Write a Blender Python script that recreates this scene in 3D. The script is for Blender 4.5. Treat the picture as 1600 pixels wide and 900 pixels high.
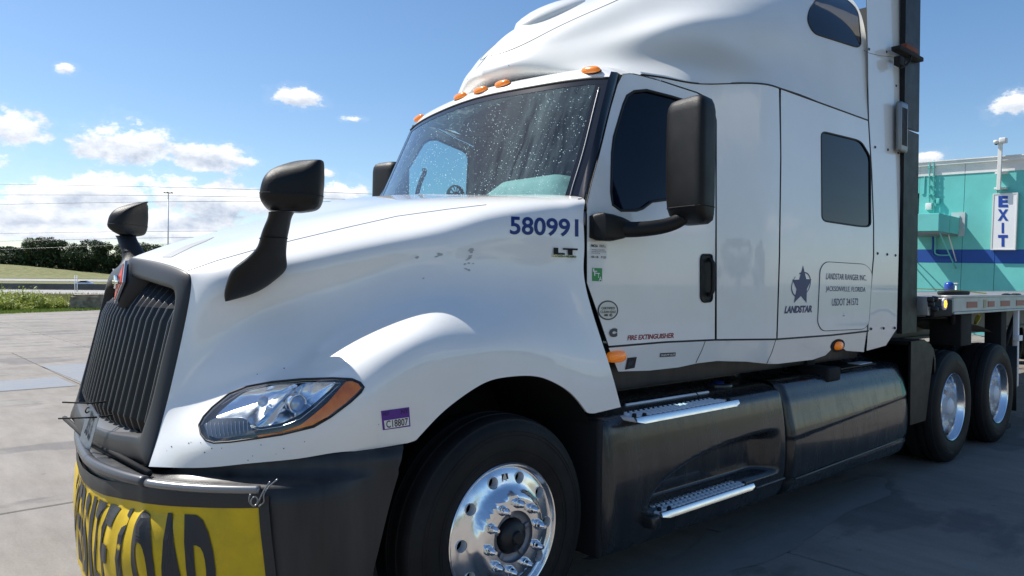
import bpy, bmesh, math, random
import numpy as np
from mathutils import Vector, Matrix
from mathutils.bvhtree import BVHTree
from mathutils.geometry import delaunay_2d_cdt
random.seed(7); RNG = np.random.default_rng(7)
for o in list(bpy.data.objects): bpy.data.objects.remove(o)
sc = bpy.context.scene
COL = sc.collection

# ------------------------------------------------------------------ camera
F = 1165.4; YAW, PIT, ROLL = 0.84329, -0.0066185, 0.0085439
CAM = np.array([-2.1293, -2.4242, 1.5848])
cf = np.array([math.cos(YAW)*math.cos(PIT), math.sin(YAW)*math.cos(PIT), math.sin(PIT)])
cr0 = np.array([math.sin(YAW), -math.cos(YAW), 0.0]); cu0 = np.cross(cr0, cf)
cr = cr0*math.cos(ROLL)+cu0*math.sin(ROLL); cu = -cr0*math.sin(ROLL)+cu0*math.cos(ROLL)
cam = bpy.data.cameras.new('camera'); co = bpy.data.objects.new('camera', cam); COL.objects.link(co)
cam.sensor_width = 36.0; cam.lens = F/1600*36.0; cam.clip_start = 0.05; cam.clip_end = 6000
M = Matrix.Identity(4)
for i in range(3): M[i][0], M[i][1], M[i][2], M[i][3] = cr[i], cu[i], -cf[i], CAM[i]
co.matrix_world = M; sc.camera = co

# ------------------------------------------------------------------ sun and exposure
S = np.array([-0.33, 0.66, 1.0]); S /= np.linalg.norm(S)
sun = bpy.data.lights.new('sun', 'SUN'); sun.energy = 4.4; sun.angle = math.radians(0.53); sun.color = (1, .955, .88)
so = bpy.data.objects.new('sun', sun); COL.objects.link(so)
so.rotation_euler = Vector(S).to_track_quat('Z', 'Y').to_euler(); so.location = (-20, 30, 50)
sc.view_settings.view_transform = 'Standard'; sc.view_settings.look = 'None'
sc.view_settings.exposure = 0.70; sc.view_settings.gamma = 1.0

def ray(px, py): return cf + cr*(px-800)/F - cu*(py-450)/F
def atY(px, py, y): d = ray(px, py); return CAM + d*(y-CAM[1])/d[1]
def atX(px, py, x): d = ray(px, py); return CAM + d*(x-CAM[0])/d[0]
def atZ(px, py, z): d = ray(px, py); return CAM + d*(z-CAM[2])/d[2]
def project(p):
    d = np.asarray(p)-CAM; w = d@cf
    return (800+F*(d@cr)/w, 450-F*(d@cu)/w)

# ------------------------------------------------------------------ sky
world = bpy.data.worlds.new("World"); sc.world = world; world.use_nodes = True
nt = world.node_tree; nt.nodes.clear()
def N(t, **k):
    n = nt.nodes.new(t)
    for a, v in k.items(): setattr(n, a, v)
    return n
def mth(op, a, b=None, clamp=False):
    n = N('ShaderNodeMath', operation=op, use_clamp=clamp)
    for i, v in enumerate((a, b)):
        if v is None: continue
        if isinstance(v, (int, float)): n.inputs[i].default_value = v
        else: nt.links.new(v, n.inputs[i])
    return n.outputs[0]
out = N('ShaderNodeOutputWorld'); bg = N('ShaderNodeBackground'); bg.inputs['Strength'].default_value = 0.094
sky = N('ShaderNodeTexSky', sky_type='NISHITA', sun_disc=False)
sky.sun_elevation = math.asin(S[2]); sky.sun_rotation = math.atan2(S[0], S[1])
sky.air_density = 1.0; sky.dust_density = 0.6; sky.ozone_density = 2.2; sky.altitude = 200
tc = N('ShaderNodeTexCoord'); sep = N('ShaderNodeSeparateXYZ'); nt.links.new(tc.outputs['Generated'], sep.inputs[0])
X_, Y_, Z_ = sep.outputs
az = mth('ARCTAN2', Y_, X_); el = mth('ARCSINE', Z_)
def azel(px, py):
    d = ray(px, py); d = d/np.linalg.norm(d); return math.atan2(d[1], d[0]), math.asin(d[2])
BL = []     # cloud banks: centre direction, half sizes in radians
for px, py, sx, sy in [(20,200,42,27),(208,224,72,36),(316,244,66,27),(385,254,34,11),(105,106,17,11),(468,152,44,18),(555,186,24,7),
                       (175,300,95,30),(262,300,70,36),(335,318,100,34),(85,305,80,30),(45,335,90,26),(220,345,120,30),(400,322,70,26),(530,300,46,26),(510,270,20,10),(130,368,130,16),(300,372,120,14),
                       (1585,163,38,17),(1447,247,26,11),(-150,250,120,40),(-420,300,200,50),(1790,230,90,30)]:
    a, e = azel(px, py); BL.append((a, e, sx/F*0.9, sy/F*0.95))
for k in range(12):
    BL.append((math.radians(k*30+RNG.uniform(-8, 8)+180), math.radians(RNG.uniform(3, 16)), RNG.uniform(.08, .20), RNG.uniform(.025, .05)))
BL = [b for i, b in enumerate(BL) if i < 23 or abs((b[0]-YAW+math.pi) % (2*math.pi)-math.pi) > .95]
mx = None; shade = None
for a, e, sx, sy in BL:
    da = mth('SUBTRACT', az, a)
    da = mth('WRAP', da, math.pi); da.node.inputs[2].default_value = -math.pi
    u = mth('DIVIDE', da, sx); v = mth('DIVIDE', mth('SUBTRACT', el, e), sy)
    r2 = mth('ADD', mth('MULTIPLY', u, u), mth('MULTIPLY', v, v))
    d = mth('SUBTRACT', 1.0, mth('SQRT', r2))
    dd = mth('MAXIMUM', d, -2.0)
    mx = dd if mx is None else mth('MAXIMUM', mx, dd)
    sv = mth('MULTIPLY', mth('MAXIMUM', d, 0.0), v)
    shade = sv if shade is None else mth('ADD', shade, sv)
def noise(scale, detail, rough, vec=None, lac=2.1):
    n = N('ShaderNodeTexNoise'); n.inputs['Scale'].default_value = scale; n.inputs['Detail'].default_value = detail
    n.inputs['Roughness'].default_value = rough; n.inputs['Lacunarity'].default_value = lac
    nt.links.new(vec if vec is not None else tc.outputs['Generated'], n.inputs['Vector']); return n.outputs['Fac']
mp = N('ShaderNodeMapping'); mp.inputs['Scale'].default_value = (1, 1, 1.7); nt.links.new(tc.outputs['Generated'], mp.inputs[0])
n1 = noise(13, 9, .62, mp.outputs[0]); n2 = noise(46, 6, .6, mp.outputs[0])
nn = mth('ADD', mth('MULTIPLY', mth('SUBTRACT', n1, .5), 2.7), mth('MULTIPLY', mth('SUBTRACT', n2, .5), 1.5))
dens = mth('ADD', mx, nn)
cov = mth('MULTIPLY', mth('SUBTRACT', dens, .06), 2.8, True)
thin = mth('MULTIPLY', mth('SUBTRACT', dens, -.35), .35, True)
cov = mth('MAXIMUM', cov, mth('MULTIPLY', thin, .45))
# cloud tone: bright tops, grey bases (underside of each bank)
tone = mth('ADD', mth('ADD', .62, mth('MULTIPLY', shade, .9)), mth('MULTIPLY', mth('SUBTRACT', n1, .5), -1.3))
tone = mth('ADD', tone, mth('MULTIPLY', mth('SUBTRACT', n2, .5), .9), True)
cr_ = N('ShaderNodeValToRGB'); cr_.color_ramp.elements[0].position = .12; cr_.color_ramp.elements[0].color = (3.3, 3.9, 4.9, 1)
cr_.color_ramp.elements[1].position = .8; cr_.color_ramp.elements[1].color = (7.8, 7.9, 8.1, 1); nt.links.new(tone, cr_.inputs[0])
mixc = N('ShaderNodeMix', data_type='RGBA'); nt.links.new(cov, mixc.inputs[0])
hs = N('ShaderNodeHueSaturation'); hs.inputs['Saturation'].default_value = 1.16; hs.inputs['Value'].default_value = .96
nt.links.new(sky.outputs[0], hs.inputs['Color']); nt.links.new(hs.outputs[0], mixc.inputs[6]); nt.links.new(cr_.outputs[0], mixc.inputs[7])
nt.links.new(mixc.outputs[2], bg.inputs['Color']); nt.links.new(bg.outputs[0], out.inputs[0])

# ------------------------------------------------------------------ materials
MATS = {}
def mat(name, col, rough=.5, metal=0.0, coat=0.0, spec=.5, var=0.0, vscale=6.0, vcol=None, bump=0.0, bscale=40.0, emit=None, trans=0.0, stretch=(1, 1, 1), rvar=0.0, ior=1.45, coatr=.05):
    if name in MATS: return MATS[name]
    m = bpy.data.materials.new(name); m.use_nodes = True; t = m.node_tree; b = t.nodes['Principled BSDF']
    b.inputs['Base Color'].default_value = (*col, 1); b.inputs['Roughness'].default_value = rough; b.inputs['Metallic'].default_value = metal
    b.inputs['Coat Weight'].default_value = coat; b.inputs['Coat Roughness'].default_value = coatr; b.inputs['Specular IOR Level'].default_value = spec
    b.inputs['Transmission Weight'].default_value = trans; b.inputs['IOR'].default_value = ior
    if emit: b.inputs['Emission Color'].default_value = (*emit[0], 1); b.inputs['Emission Strength'].default_value = emit[1]
    tcn = t.nodes.new('ShaderNodeTexCoord'); mpn = t.nodes.new('ShaderNodeMapping'); mpn.inputs['Scale'].default_value = stretch
    geo = t.nodes.new('ShaderNodeNewGeometry'); t.links.new(geo.outputs['Position'], mpn.inputs[0])
    def nz(s, d=6, r=.6):
        n = t.nodes.new('ShaderNodeTexNoise'); n.inputs['Scale'].default_value = s; n.inputs['Detail'].default_value = d; n.inputs['Roughness'].default_value = r
        t.links.new(mpn.outputs[0], n.inputs['Vector']); return n.outputs['Fac']
    if var:
        f = nz(vscale); rp = t.nodes.new('ShaderNodeValToRGB')
        rp.color_ramp.elements[0].position = .35; rp.color_ramp.elements[1].position = .68
        c2 = vcol if vcol else tuple(c*(1-var) for c in col)
        rp.color_ramp.elements[0].color = (*c2, 1); rp.color_ramp.elements[1].color = (*col, 1)
        t.links.new(f, rp.inputs[0]); t.links.new(rp.outputs[0], b.inputs['Base Color'])
    if rvar:
        f = nz(vscale*1.7); mr = t.nodes.new('ShaderNodeMapRange'); mr.inputs['From Min'].default_value = .35; mr.inputs['From Max'].default_value = .7
        mr.inputs['To Min'].default_value = rough; mr.inputs['To Max'].default_value = rough+rvar
        t.links.new(f, mr.inputs[0]); t.links.new(mr.outputs[0], b.inputs['Roughness'])
    if bump:
        f = nz(bscale, 4, .55); bp = t.nodes.new('ShaderNodeBump'); bp.inputs['Strength'].default_value = bump; bp.inputs['Distance'].default_value = .01
        t.links.new(f, bp.inputs['Height']); t.links.new(bp.outputs[0], b.inputs['Normal'])
    MATS[name] = m; return m
def nodes_of(m): return m.node_tree, m.node_tree.nodes['Principled BSDF']

WHITE = mat('white_paint', (.84, .84, .82), .30, coat=1.0, coatr=.03, var=.05, vscale=2.2, vcol=(.79, .79, .76))
FAIR = mat('fairing_paint', (.79, .79, .765), .34, coat=.5, coatr=.09, var=.06, vscale=1.6, vcol=(.73, .73, .69))
DKPL = mat('dark_grey_plastic', (.010, .0115, .0145), .17, coat=.35, coatr=.06, var=.6, vscale=11, vcol=(.030, .030, .030), stretch=(1, 1, .12), rvar=.16, bump=.02, bscale=9)
BUMP = mat('bumper_plastic', (.016, .0165, .018), .32, var=.4, vscale=9, vcol=(.036, .036, .036), stretch=(1, 1, .13), rvar=.2)
TEXB = mat('black_textured_plastic', (.007, .007, .0075), .40, spec=.35, bump=.2, bscale=420, rvar=.1)
GREY = mat('satin_grey_trim', (.024, .024, .026), .45, metal=.05, bump=.02, bscale=300)
SLAT = mat('grille_black', (.005, .0055, .006), .42)
EDGE = mat('slat_edge_glint', (.26, .26, .27), .35, metal=.6)
BLACK = mat('matte_black', (.010, .010, .011), .8)
RUB = mat('black_rubber', (.012, .012, .012), .55)
TYRE = mat('tyre_rubber', (.007, .007, .0075), .60, spec=.28, var=.35, vscale=5, vcol=(.016, .0155, .015), bump=.12, bscale=60)
ALU = mat('polished_aluminium', (.86, .86, .87), .12, metal=1.0, rvar=.14, vscale=8, bump=.008, bscale=14)
ALUD = mat('brushed_aluminium', (.80, .81, .83), .45, metal=.12, rvar=.2, vscale=12)
CHR = mat('chrome', (.85, .85, .86), .07, metal=1.0)
HUB = mat('hub_black', (.014, .014, .016), .42)
HUBG = mat('hub_dull_grey', (.23, .24, .27), .45, metal=.6)
AMB = mat('amber_lens', (.85, .22, .012), .18, coat=.8, emit=((1, .27, .01), .12))
AMBD = mat('dark_amber_lens', (.50, .10, .018), .15, coat=.9, var=.3, vscale=14, vcol=(.72, .2, .02))
AMBL = mat('amber_lit', (.9, .35, .02), .3, emit=((1, .33, .02), 3.0))
NAVY = mat('navy_vinyl', (.010, .030, .17), .35)
NAVYD = mat('dark_navy_vinyl', (.010, .024, .13), .35)
BLKV = mat('black_vinyl', (.018, .018, .02), .35)
GRYV = mat('charcoal_vinyl', (.05, .055, .07), .35)
REDV = mat('red_vinyl', (.28, .012, .028), .35)
WHV = mat('white_vinyl', (.78, .78, .76), .4)
GRNV = mat('green_vinyl', (.03, .28, .07), .4)
PURV = mat('purple_vinyl', (.10, .025, .26), .4)
SILV = mat('silver_vinyl', (.58, .59, .56), .35, metal=.3)
ORG = mat('orange_red_enamel', (.75, .10, .035), .25, coat=.8)
SEAL = mat('black_seal', (.012, .012, .014), .5)
SEAM = mat('seam_grey', (.11, .11, .115), .6)
FRIT = mat('glass_frit', (.006, .006, .008), .12, coat=.5)
DKGL = mat('dark_tinted_glass', (.004, .007, .015), .035, spec=.36, coat=0, rvar=.03, vscale=2)
INT = mat('cab_interior', (.05, .055, .058), .7, var=.3, vscale=4)
INTL = mat('dash_light_vinyl', (.50, .52, .46), .7)
PAPER = mat('paper', (.62, .68, .58), .8)

def glass(name, tint, dust=0.0, rough=.0, refl=1.0):
    m = bpy.data.materials.new(name); m.use_nodes = True; t = m.node_tree; t.nodes.clear(); L = t.links.new
    o = t.nodes.new('ShaderNodeOutputMaterial'); tr = t.nodes.new('ShaderNodeBsdfTransparent'); tr.inputs[0].default_value = (*tint, 1)
    gl = t.nodes.new('ShaderNodeBsdfGlossy'); gl.inputs['Roughness'].default_value = rough; gl.inputs['Color'].default_value = (1, 1, 1, 1)
    lw = t.nodes.new('ShaderNodeLayerWeight'); lw.inputs[0].default_value = .5
    p5 = t.nodes.new('ShaderNodeMath'); p5.operation = 'POWER'; p5.inputs[1].default_value = 5; L(lw.outputs['Facing'], p5.inputs[0])
    fr = t.nodes.new('ShaderNodeMath'); fr.operation = 'MULTIPLY_ADD'; fr.inputs[1].default_value = .95; fr.inputs[2].default_value = .05; L(p5.outputs[0], fr.inputs[0])
    k = t.nodes.new('ShaderNodeMath'); k.operation = 'MULTIPLY'; k.inputs[1].default_value = refl; k.use_clamp = True; L(fr.outputs[0], k.inputs[0])
    mx = t.nodes.new('ShaderNodeMixShader'); L(k.outputs[0], mx.inputs[0]); L(tr.outputs[0], mx.inputs[1]); L(gl.outputs[0], mx.inputs[2])
    last = mx.outputs[0]
    if dust:
        df = t.nodes.new('ShaderNodeBsdfDiffuse'); df.inputs[0].default_value = (.50, .68, .70, 1)
        g = t.nodes.new('ShaderNodeNewGeometry')
        vo = t.nodes.new('ShaderNodeTexVoronoi'); vo.inputs['Scale'].default_value = 88; vo.inputs['Randomness'].default_value = 1; L(g.outputs['Position'], vo.inputs['Vector'])
        no = t.nodes.new('ShaderNodeTexNoise'); no.inputs['Scale'].default_value = 7; no.inputs['Detail'].default_value = 5; L(g.outputs['Position'], no.inputs['Vector'])
        wh = t.nodes.new('ShaderNodeTexWhiteNoise'); L(vo.outputs['Position'], wh.inputs['Vector'])
        def m2(op, a, b, c=False):
            n = t.nodes.new('ShaderNodeMath'); n.operation = op; n.use_clamp = c
            for i, v in enumerate((a, b)):
                if isinstance(v, (int, float)): n.inputs[i].default_value = v
                else: L(v, n.inputs[i])
            return n.outputs[0]
        rad = m2('ADD', m2('ADD', .07, m2('MULTIPLY', m2('POWER', wh.outputs['Value'], 3.0), .20)), m2('MULTIPLY', m2('SUBTRACT', no.outputs['Fac'], .50), .25))
        speck = m2('LESS_THAN', vo.outputs['Distance'], rad)
        mp = t.nodes.new('ShaderNodeMapping'); mp.inputs['Rotation'].default_value = (.55, 0, 0); mp.inputs['Scale'].default_value = (.8, 4.2, .8); L(g.outputs['Position'], mp.inputs[0])
        n2 = t.nodes.new('ShaderNodeTexNoise'); n2.inputs['Scale'].default_value = 2.2; n2.inputs['Detail'].default_value = 8; n2.inputs['Distortion'].default_value = 2.0; L(mp.outputs[0], n2.inputs['Vector'])
        sm = m2('MULTIPLY', m2('SUBTRACT', n2.outputs['Fac'], .36), .9, True)
        sx = t.nodes.new('ShaderNodeSeparateXYZ'); L(g.outputs['Position'], sx.inputs[0])
        band = m2('SUBTRACT', 1.0, m2('MULTIPLY', m2('ABSOLUTE', m2('SUBTRACT', sx.outputs[1], .62), 0), 2.3), True)
        f = m2('MAXIMUM', m2('MULTIPLY', speck, .85), m2('ADD', m2('MULTIPLY', sm, m2('ADD', .035, m2('MULTIPLY', band, .40))), .010), True)
        f = m2('MULTIPLY', f, dust, True)
        m3 = t.nodes.new('ShaderNodeMixShader'); L(f, m3.inputs[0]); L(last, m3.inputs[1]); L(df.outputs[0], m3.inputs[2]); last = m3.outputs[0]
    L(last, o.inputs[0]); MATS[name] = m; return m
WSG = glass('windshield_glass', (.50, .72, .74), dust=1.0, refl=1.5)
SIDEG = glass('side_glass', (.10, .13, .17), refl=1.4)
FARG = glass('far_window_glass', (.62, .80, .84), refl=1.0)
LENS = glass('headlight_lens', (.90, .93, .95), refl=1.6)

# ------------------------------------------------------------------ object helpers
ORI = {}
def tag(o, label=None, cat=None, group=None, kind=None):
    if label: o['label'] = label
    if cat: o['category'] = cat
    if group: o['group'] = group
    if kind: o['kind'] = kind
    return o
def empty(name, loc, label, cat, group=None):
    o = bpy.data.objects.new(name, None); COL.objects.link(o); o.location = loc; o.empty_display_size = .2
    ORI[o] = np.array(loc, float); return tag(o, label, cat, group)
def link(name, me, parent, origin):
    o = bpy.data.objects.new(name, me); COL.objects.link(o); ORI[o] = np.array(origin, float)
    if parent is not None: o.parent = parent; o.location = Vector(ORI[o]-ORI[parent])
    else: o.location = Vector(ORI[o])
    return o
def mk(name, VF, m, parent=None, smooth=True, label=None, cat=None, group=None, kind=None, auto=None):
    V, Fs = VF; V = np.asarray(V, float).reshape(-1, 3)
    org = (V.min(0)+V.max(0))/2; org[2] = V[:, 2].min()
    me = bpy.data.meshes.new(name); me.from_pydata((V-org).tolist(), [], [list(map(int, f)) for f in Fs]); me.validate()
    me.materials.append(m)
    if smooth:
        me.polygons.foreach_set('use_smooth', [True]*len(me.polygons))
        if auto is not None:
            bm = bmesh.new(); bm.from_mesh(me)
            for e in bm.edges:
                if len(e.link_faces) == 2 and e.calc_face_angle(0) > math.radians(auto): e.smooth = False
            bm.to_mesh(me); bm.free()
    me.update()
    o = link(name, me, parent, org)
    return tag(o, label, cat, group, kind)
def cat_(*parts):
    V = []; Fs = []; n = 0
    for v, f in parts:
        v = np.asarray(v, float).reshape(-1, 3); V.append(v); Fs += [[i+n for i in q] for q in f]; n += len(v)
    return np.concatenate(V), Fs
def mir(VF, c=1.22):
    V = np.array(VF[0], float); V[:, 1] = 2*c-V[:, 1]; return V, [list(f)[::-1] for f in VF[1]]
def bm_out(bm):
    V = np.array([v.co[:] for v in bm.verts]); bm.verts.index_update(); Fs = [[v.index for v in f.verts] for f in bm.faces]; bm.free(); return V, Fs
def box(c, s, bev=0.0, seg=2, rot=None):
    bm = bmesh.new(); bmesh.ops.create_cube(bm, size=1); bmesh.ops.scale(bm, vec=s, verts=bm.verts)
    if bev: bmesh.ops.bevel(bm, geom=bm.edges[:], offset=bev, segments=seg, affect='EDGES', profile=.6)
    if rot is not None: bmesh.ops.rotate(bm, cent=(0, 0, 0), matrix=rot, verts=bm.verts)
    bmesh.ops.translate(bm, vec=c, verts=bm.verts); return bm_out(bm)
def bb(x0, x1, y0, y1, z0, z1, bev=0.0, seg=2): return box(((x0+x1)/2, (y0+y1)/2, (z0+z1)/2), (x1-x0, y1-y0, z1-z0), bev, seg)
def ring_loft(rings, cap=True, closed=True):
    n = len(rings[0]); V = np.concatenate(rings); Fs = []
    for i in range(len(rings)-1):
        for j in range(n if closed else n-1):
            k = (j+1) % n; Fs.append([i*n+j, i*n+k, (i+1)*n+k, (i+1)*n+j])
    if cap: Fs.append(list(range(n))[::-1]); Fs.append([(len(rings)-1)*n+j for j in range(n)])
    return V, Fs
def tube(path, r, seg=8, cap=True, flat=None):
    P = np.asarray(path, float); m = len(P); rr = np.broadcast_to(np.asarray(r, float), (m,)) if np.ndim(r) <= 1 else r
    T = np.gradient(P, axis=0); T /= np.linalg.norm(T, axis=1)[:, None]+1e-12
    up = np.array([0, 0, 1.0]); 
    if abs(T[0]@up) > .9: up = np.array([0, 1.0, 0])
    rings = []; a = np.cross(T[0], up); a /= np.linalg.norm(a)
    for i in range(m):
        a = a-T[i]*(a@T[i]); a /= np.linalg.norm(a)+1e-12; b = np.cross(T[i], a)
        th = np.linspace(0, 2*np.pi, seg, endpoint=False)
        rings.append(P[i]+rr[i]*(np.cos(th)[:, None]*a+np.sin(th)[:, None]*b))
    return ring_loft(rings, cap)
def loop_tube(path, r, seg=6):
    P = np.asarray(path, float); m = len(P); T = np.roll(P, -1, 0)-np.roll(P, 1, 0); T /= np.linalg.norm(T, axis=1)[:, None]+1e-12
    nrm = np.array([0, -1.0, 0]); th = np.linspace(0, 2*np.pi, seg, endpoint=False); V = []
    for i in range(m):
        a = np.cross(T[i], nrm); a /= np.linalg.norm(a)+1e-12; b = np.cross(T[i], a)
        V.append(P[i]+r*(np.cos(th)[:, None]*a+np.sin(th)[:, None]*b))
    Fs = [[i*seg+j, i*seg+(j+1) % seg, ((i+1) % m)*seg+(j+1) % seg, ((i+1) % m)*seg+j] for i in range(m) for j in range(seg)]
    return np.concatenate(V), Fs
def lathe(prof, c, seg=48, axis='y', a0=0, a1=2*math.pi):
    # prof: (radius, offset along axis)
    full = abs(a1-a0-2*math.pi) < 1e-6; n = seg if full else seg+1
    th = np.linspace(a0, a1, n, endpoint=not full); V = []
    for r, d in prof:
        for t in th:
            if axis == 'y': V.append((c[0]+r*math.cos(t), c[1]+d, c[2]+r*math.sin(t)))
            elif axis == 'z': V.append((c[0]+r*math.cos(t), c[1]+r*math.sin(t), c[2]+d))
            else: V.append((c[0]+d, c[1]+r*math.cos(t), c[2]+r*math.sin(t)))
    Fs = []
    for i in range(len(prof)-1):
        for j in range(n if full else n-1):
            k = (j+1) % n; Fs.append([i*n+j, (i+1)*n+j, (i+1)*n+k, i*n+k])
    return np.array(V), Fs
def nspl(P, n, t=None):
    # natural cubic spline through rows of P (m, k) -> (n, k)
    P = np.asarray(P, float); m = len(P)
    if t is None:
        d = np.linalg.norm(np.diff(P, axis=0), axis=1)**.75+1e-9; t = np.concatenate([[0], np.cumsum(d)])
    t = np.asarray(t, float); h = np.diff(t)
    A = np.zeros((m, m)); B = np.zeros((m, P.shape[1])); A[0, 0] = A[-1, -1] = 1
    for i in range(1, m-1):
        A[i, i-1] = h[i-1]; A[i, i] = 2*(h[i-1]+h[i]); A[i, i+1] = h[i]
        B[i] = 3*((P[i+1]-P[i])/h[i]-(P[i]-P[i-1])/h[i-1])
    c = np.linalg.solve(A, B); b = (P[1:]-P[:-1])/h[:, None]-h[:, None]*(2*c[:-1]+c[1:])/3; d = (c[1:]-c[:-1])/(3*h[:, None])
    x = np.linspace(t[0], t[-1], n) if np.isscalar(n) else np.asarray(n)*(t[-1]-t[0])+t[0]
    i = np.clip(np.searchsorted(t, x, side='right')-1, 0, m-2); u = (x-t[i])[:, None]
    return P[i]+b[i]*u+c[i]*u**2+d[i]*u**3
def patch(G, nu, nv):
    # G (R, C, 3): rows x columns of control points; common parameters per direction keep it fair
    G = np.asarray(G, float); R, C, _ = G.shape
    dv = np.mean(np.linalg.norm(np.diff(G, axis=0), axis=2), axis=1)**.8; tv = np.concatenate([[0], np.cumsum(dv)])
    du = np.mean(np.linalg.norm(np.diff(G, axis=1), axis=2), axis=0)**.8; tu = np.concatenate([[0], np.cumsum(du)])
    A = nspl(G.transpose(1, 0, 2).reshape(C, -1), nu, tu).reshape(nu, R, 3)
    B = nspl(A.transpose(1, 0, 2).reshape(R, -1), nv, tv).reshape(nv, nu, 3)
    return B
def grid_faces(nv, nu, flip=False):
    Fs = []
    for i in range(nv-1):
        for j in range(nu-1):
            f = [i*nu+j, i*nu+j+1, (i+1)*nu+j+1, (i+1)*nu+j]; Fs.append(f[::-1] if flip else f)
    return Fs
def densify(P, step, closed=True):
    P = [np.asarray(p, float) for p in P]; O = []
    m = len(P)
    for i in range(m if closed else m-1):
        a, b = P[i], P[(i+1) % m]; n = max(1, int(np.ceil(np.linalg.norm(b-a)/step)))
        for k in range(n): O.append(a+(b-a)*k/n)
    if not closed: O.append(P[-1])
    return np.array(O)
def roundp(P, r, seg=4):
    P = [np.asarray(p, float) for p in P]; O = []; m = len(P)
    for i in range(m):
        a, b, c = P[i-1], P[i], P[(i+1) % m]; la, lc = np.linalg.norm(a-b), np.linalg.norm(c-b)
        k = min(r, la*.45, lc*.45); p0 = b+(a-b)/la*k; p1 = b+(c-b)/lc*k
        for s in range(seg+1): t = s/seg; O.append((1-t)**2*p0+2*t*(1-t)*b+t*t*p1)
    return np.array(O)
def sheet2d(outer, holes, step):
    outer = np.asarray(outer, float); loops = [outer]+[np.asarray(h, float) for h in holes]
    pts = []; edges = []
    for Lp in loops:
        n0 = len(pts); pts += [Vector((p[0], p[1])) for p in Lp]; edges += [(n0+i, n0+(i+1) % len(Lp)) for i in range(len(Lp))]
    def inside(P, x, y):
        x1, y1 = P[:, 0], P[:, 1]; x2, y2 = np.roll(x1, -1), np.roll(y1, -1)
        c = ((y1 > y) != (y2 > y)) & (x < (x2-x1)*(y-y1)/(y2-y1+1e-15)+x1); return c.sum() % 2 == 1
    lo, hi = outer.min(0), outer.max(0); allp = np.concatenate(loops)
    for i, x in enumerate(np.arange(lo[0]+step/2, hi[0], step)):
        for y in np.arange(lo[1]+step/2, hi[1], step):
            if inside(outer, x, y) and not any(inside(h, x, y) for h in loops[1:]) and np.min(np.abs(allp-[x, y]).sum(1)) > step*.45: pts.append(Vector((x, y)))
    v, e, f, *_ = delaunay_2d_cdt(pts, edges, [], 1 if not holes else 1, 1e-6)
    V = np.array([p[:] for p in v]); out = []
    for q in f:
        c = V[list(q)].mean(0)
        if inside(outer, *c) and not any(inside(h, *c) for h in loops[1:]): out.append(list(q))
    return V, out
def orient(V, Fs, view):
    # turn faces so that they face the given direction
    V = np.asarray(V); O = []
    for f in Fs:
        a, b, c = V[f[0]], V[f[1]], V[f[2]]
        O.append(f if np.dot(np.cross(b-a, c-a), view) > 0 else f[::-1])
    return V, O
def text2d(s, bold=0.0, cuts=0):
    cu_ = bpy.data.curves.new('t', 'FONT'); cu_.body = s; cu_.size = 1; cu_.offset = bold; cu_.resolution_u = 4
    o = bpy.data.objects.new('t', cu_); COL.objects.link(o); dg = bpy.context.evaluated_depsgraph_get()
    me = bpy.data.meshes.new_from_object(o.evaluated_get(dg)); bm = bmesh.new(); bm.from_mesh(me)
    bmesh.ops.triangulate(bm, faces=bm.faces)
    for _ in range(cuts): bmesh.ops.subdivide_edges(bm, edges=bm.edges[:], cuts=1, use_grid_fill=True)
    bmesh.ops.triangulate(bm, faces=bm.faces)
    V, Fs = bm_out(bm); bpy.data.objects.remove(o); bpy.data.curves.remove(cu_); bpy.data.meshes.remove(me)
    lo, hi = V.min(0), V.max(0); V = (V[:, :2]-lo[:2])/(hi[:2]-lo[:2]+1e-9); return V, Fs
def bil(q, u, v):
    # q = TL, TR, BR, BL; v up
    q = np.asarray(q, float); return (q[3]*(1-u)+q[2]*u)*(1-v)+(q[0]*(1-u)+q[1]*u)*v
def place2d(VF, quad, surf, off=.002):
    V, Fs = VF; O = []
    for u, v in V[:, :2]:
        px, py = bil(quad, u, v); p, n = surf(px, py); O.append(p+n*off)
    return orient(np.array(O), Fs, CAM-np.mean(O, 0))
def poly_on(pts_px, surf, off=.002, step=8, holes=()):
    V, Fs = sheet2d(densify(pts_px, step), [densify(h, step) for h in holes], step)
    O = []
    for px, py in V: p, n = surf(px, py); O.append(p+n*off)
    return orient(np.array(O), Fs, CAM-np.mean(O, 0))
def line_on(pts_px, surf, r=.003, off=0.0, step=12, closed=False):
    P = densify(pts_px, step, closed); O = []
    for px, py in P: p, n = surf(px, py); O.append(p+n*off)
    return (loop_tube if closed else tube)(np.array(O), r, 6)
def bvh_surf(VF):
    b = BVHTree.FromPolygons([tuple(v) for v in VF[0]], VF[1])
    def f(px, py):
        d = Vector(ray(px, py)); h = b.ray_cast(Vector(CAM), d)
        if h[0] is None:
            # just off the edge: nearest point to the ray at a typical depth
            q = b.find_nearest(Vector(CAM)+d*3.0); q2 = b.find_nearest(Vector(CAM)+d*((q[0]-Vector(CAM)).length/d.length)); h = q2
        n = np.array(h[1]); n = n if n@(CAM-np.array(h[0])) > 0 else -n
        return np.array(h[0]), n
    return f

# ================================================================== THE TRUCK
truck = empty('semi_truck', (2.0, 1.22, 0), 'white long-nose sleeper tractor with dark grey skirts, number 580991 on its hood', 'truck')
CY = 1.22
def ss(a, b, x): t = np.clip((np.asarray(x, float)-a)/(b-a), 0, 1); return t*t*(3-2*t)
def YP(p): return atY(*p)

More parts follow.
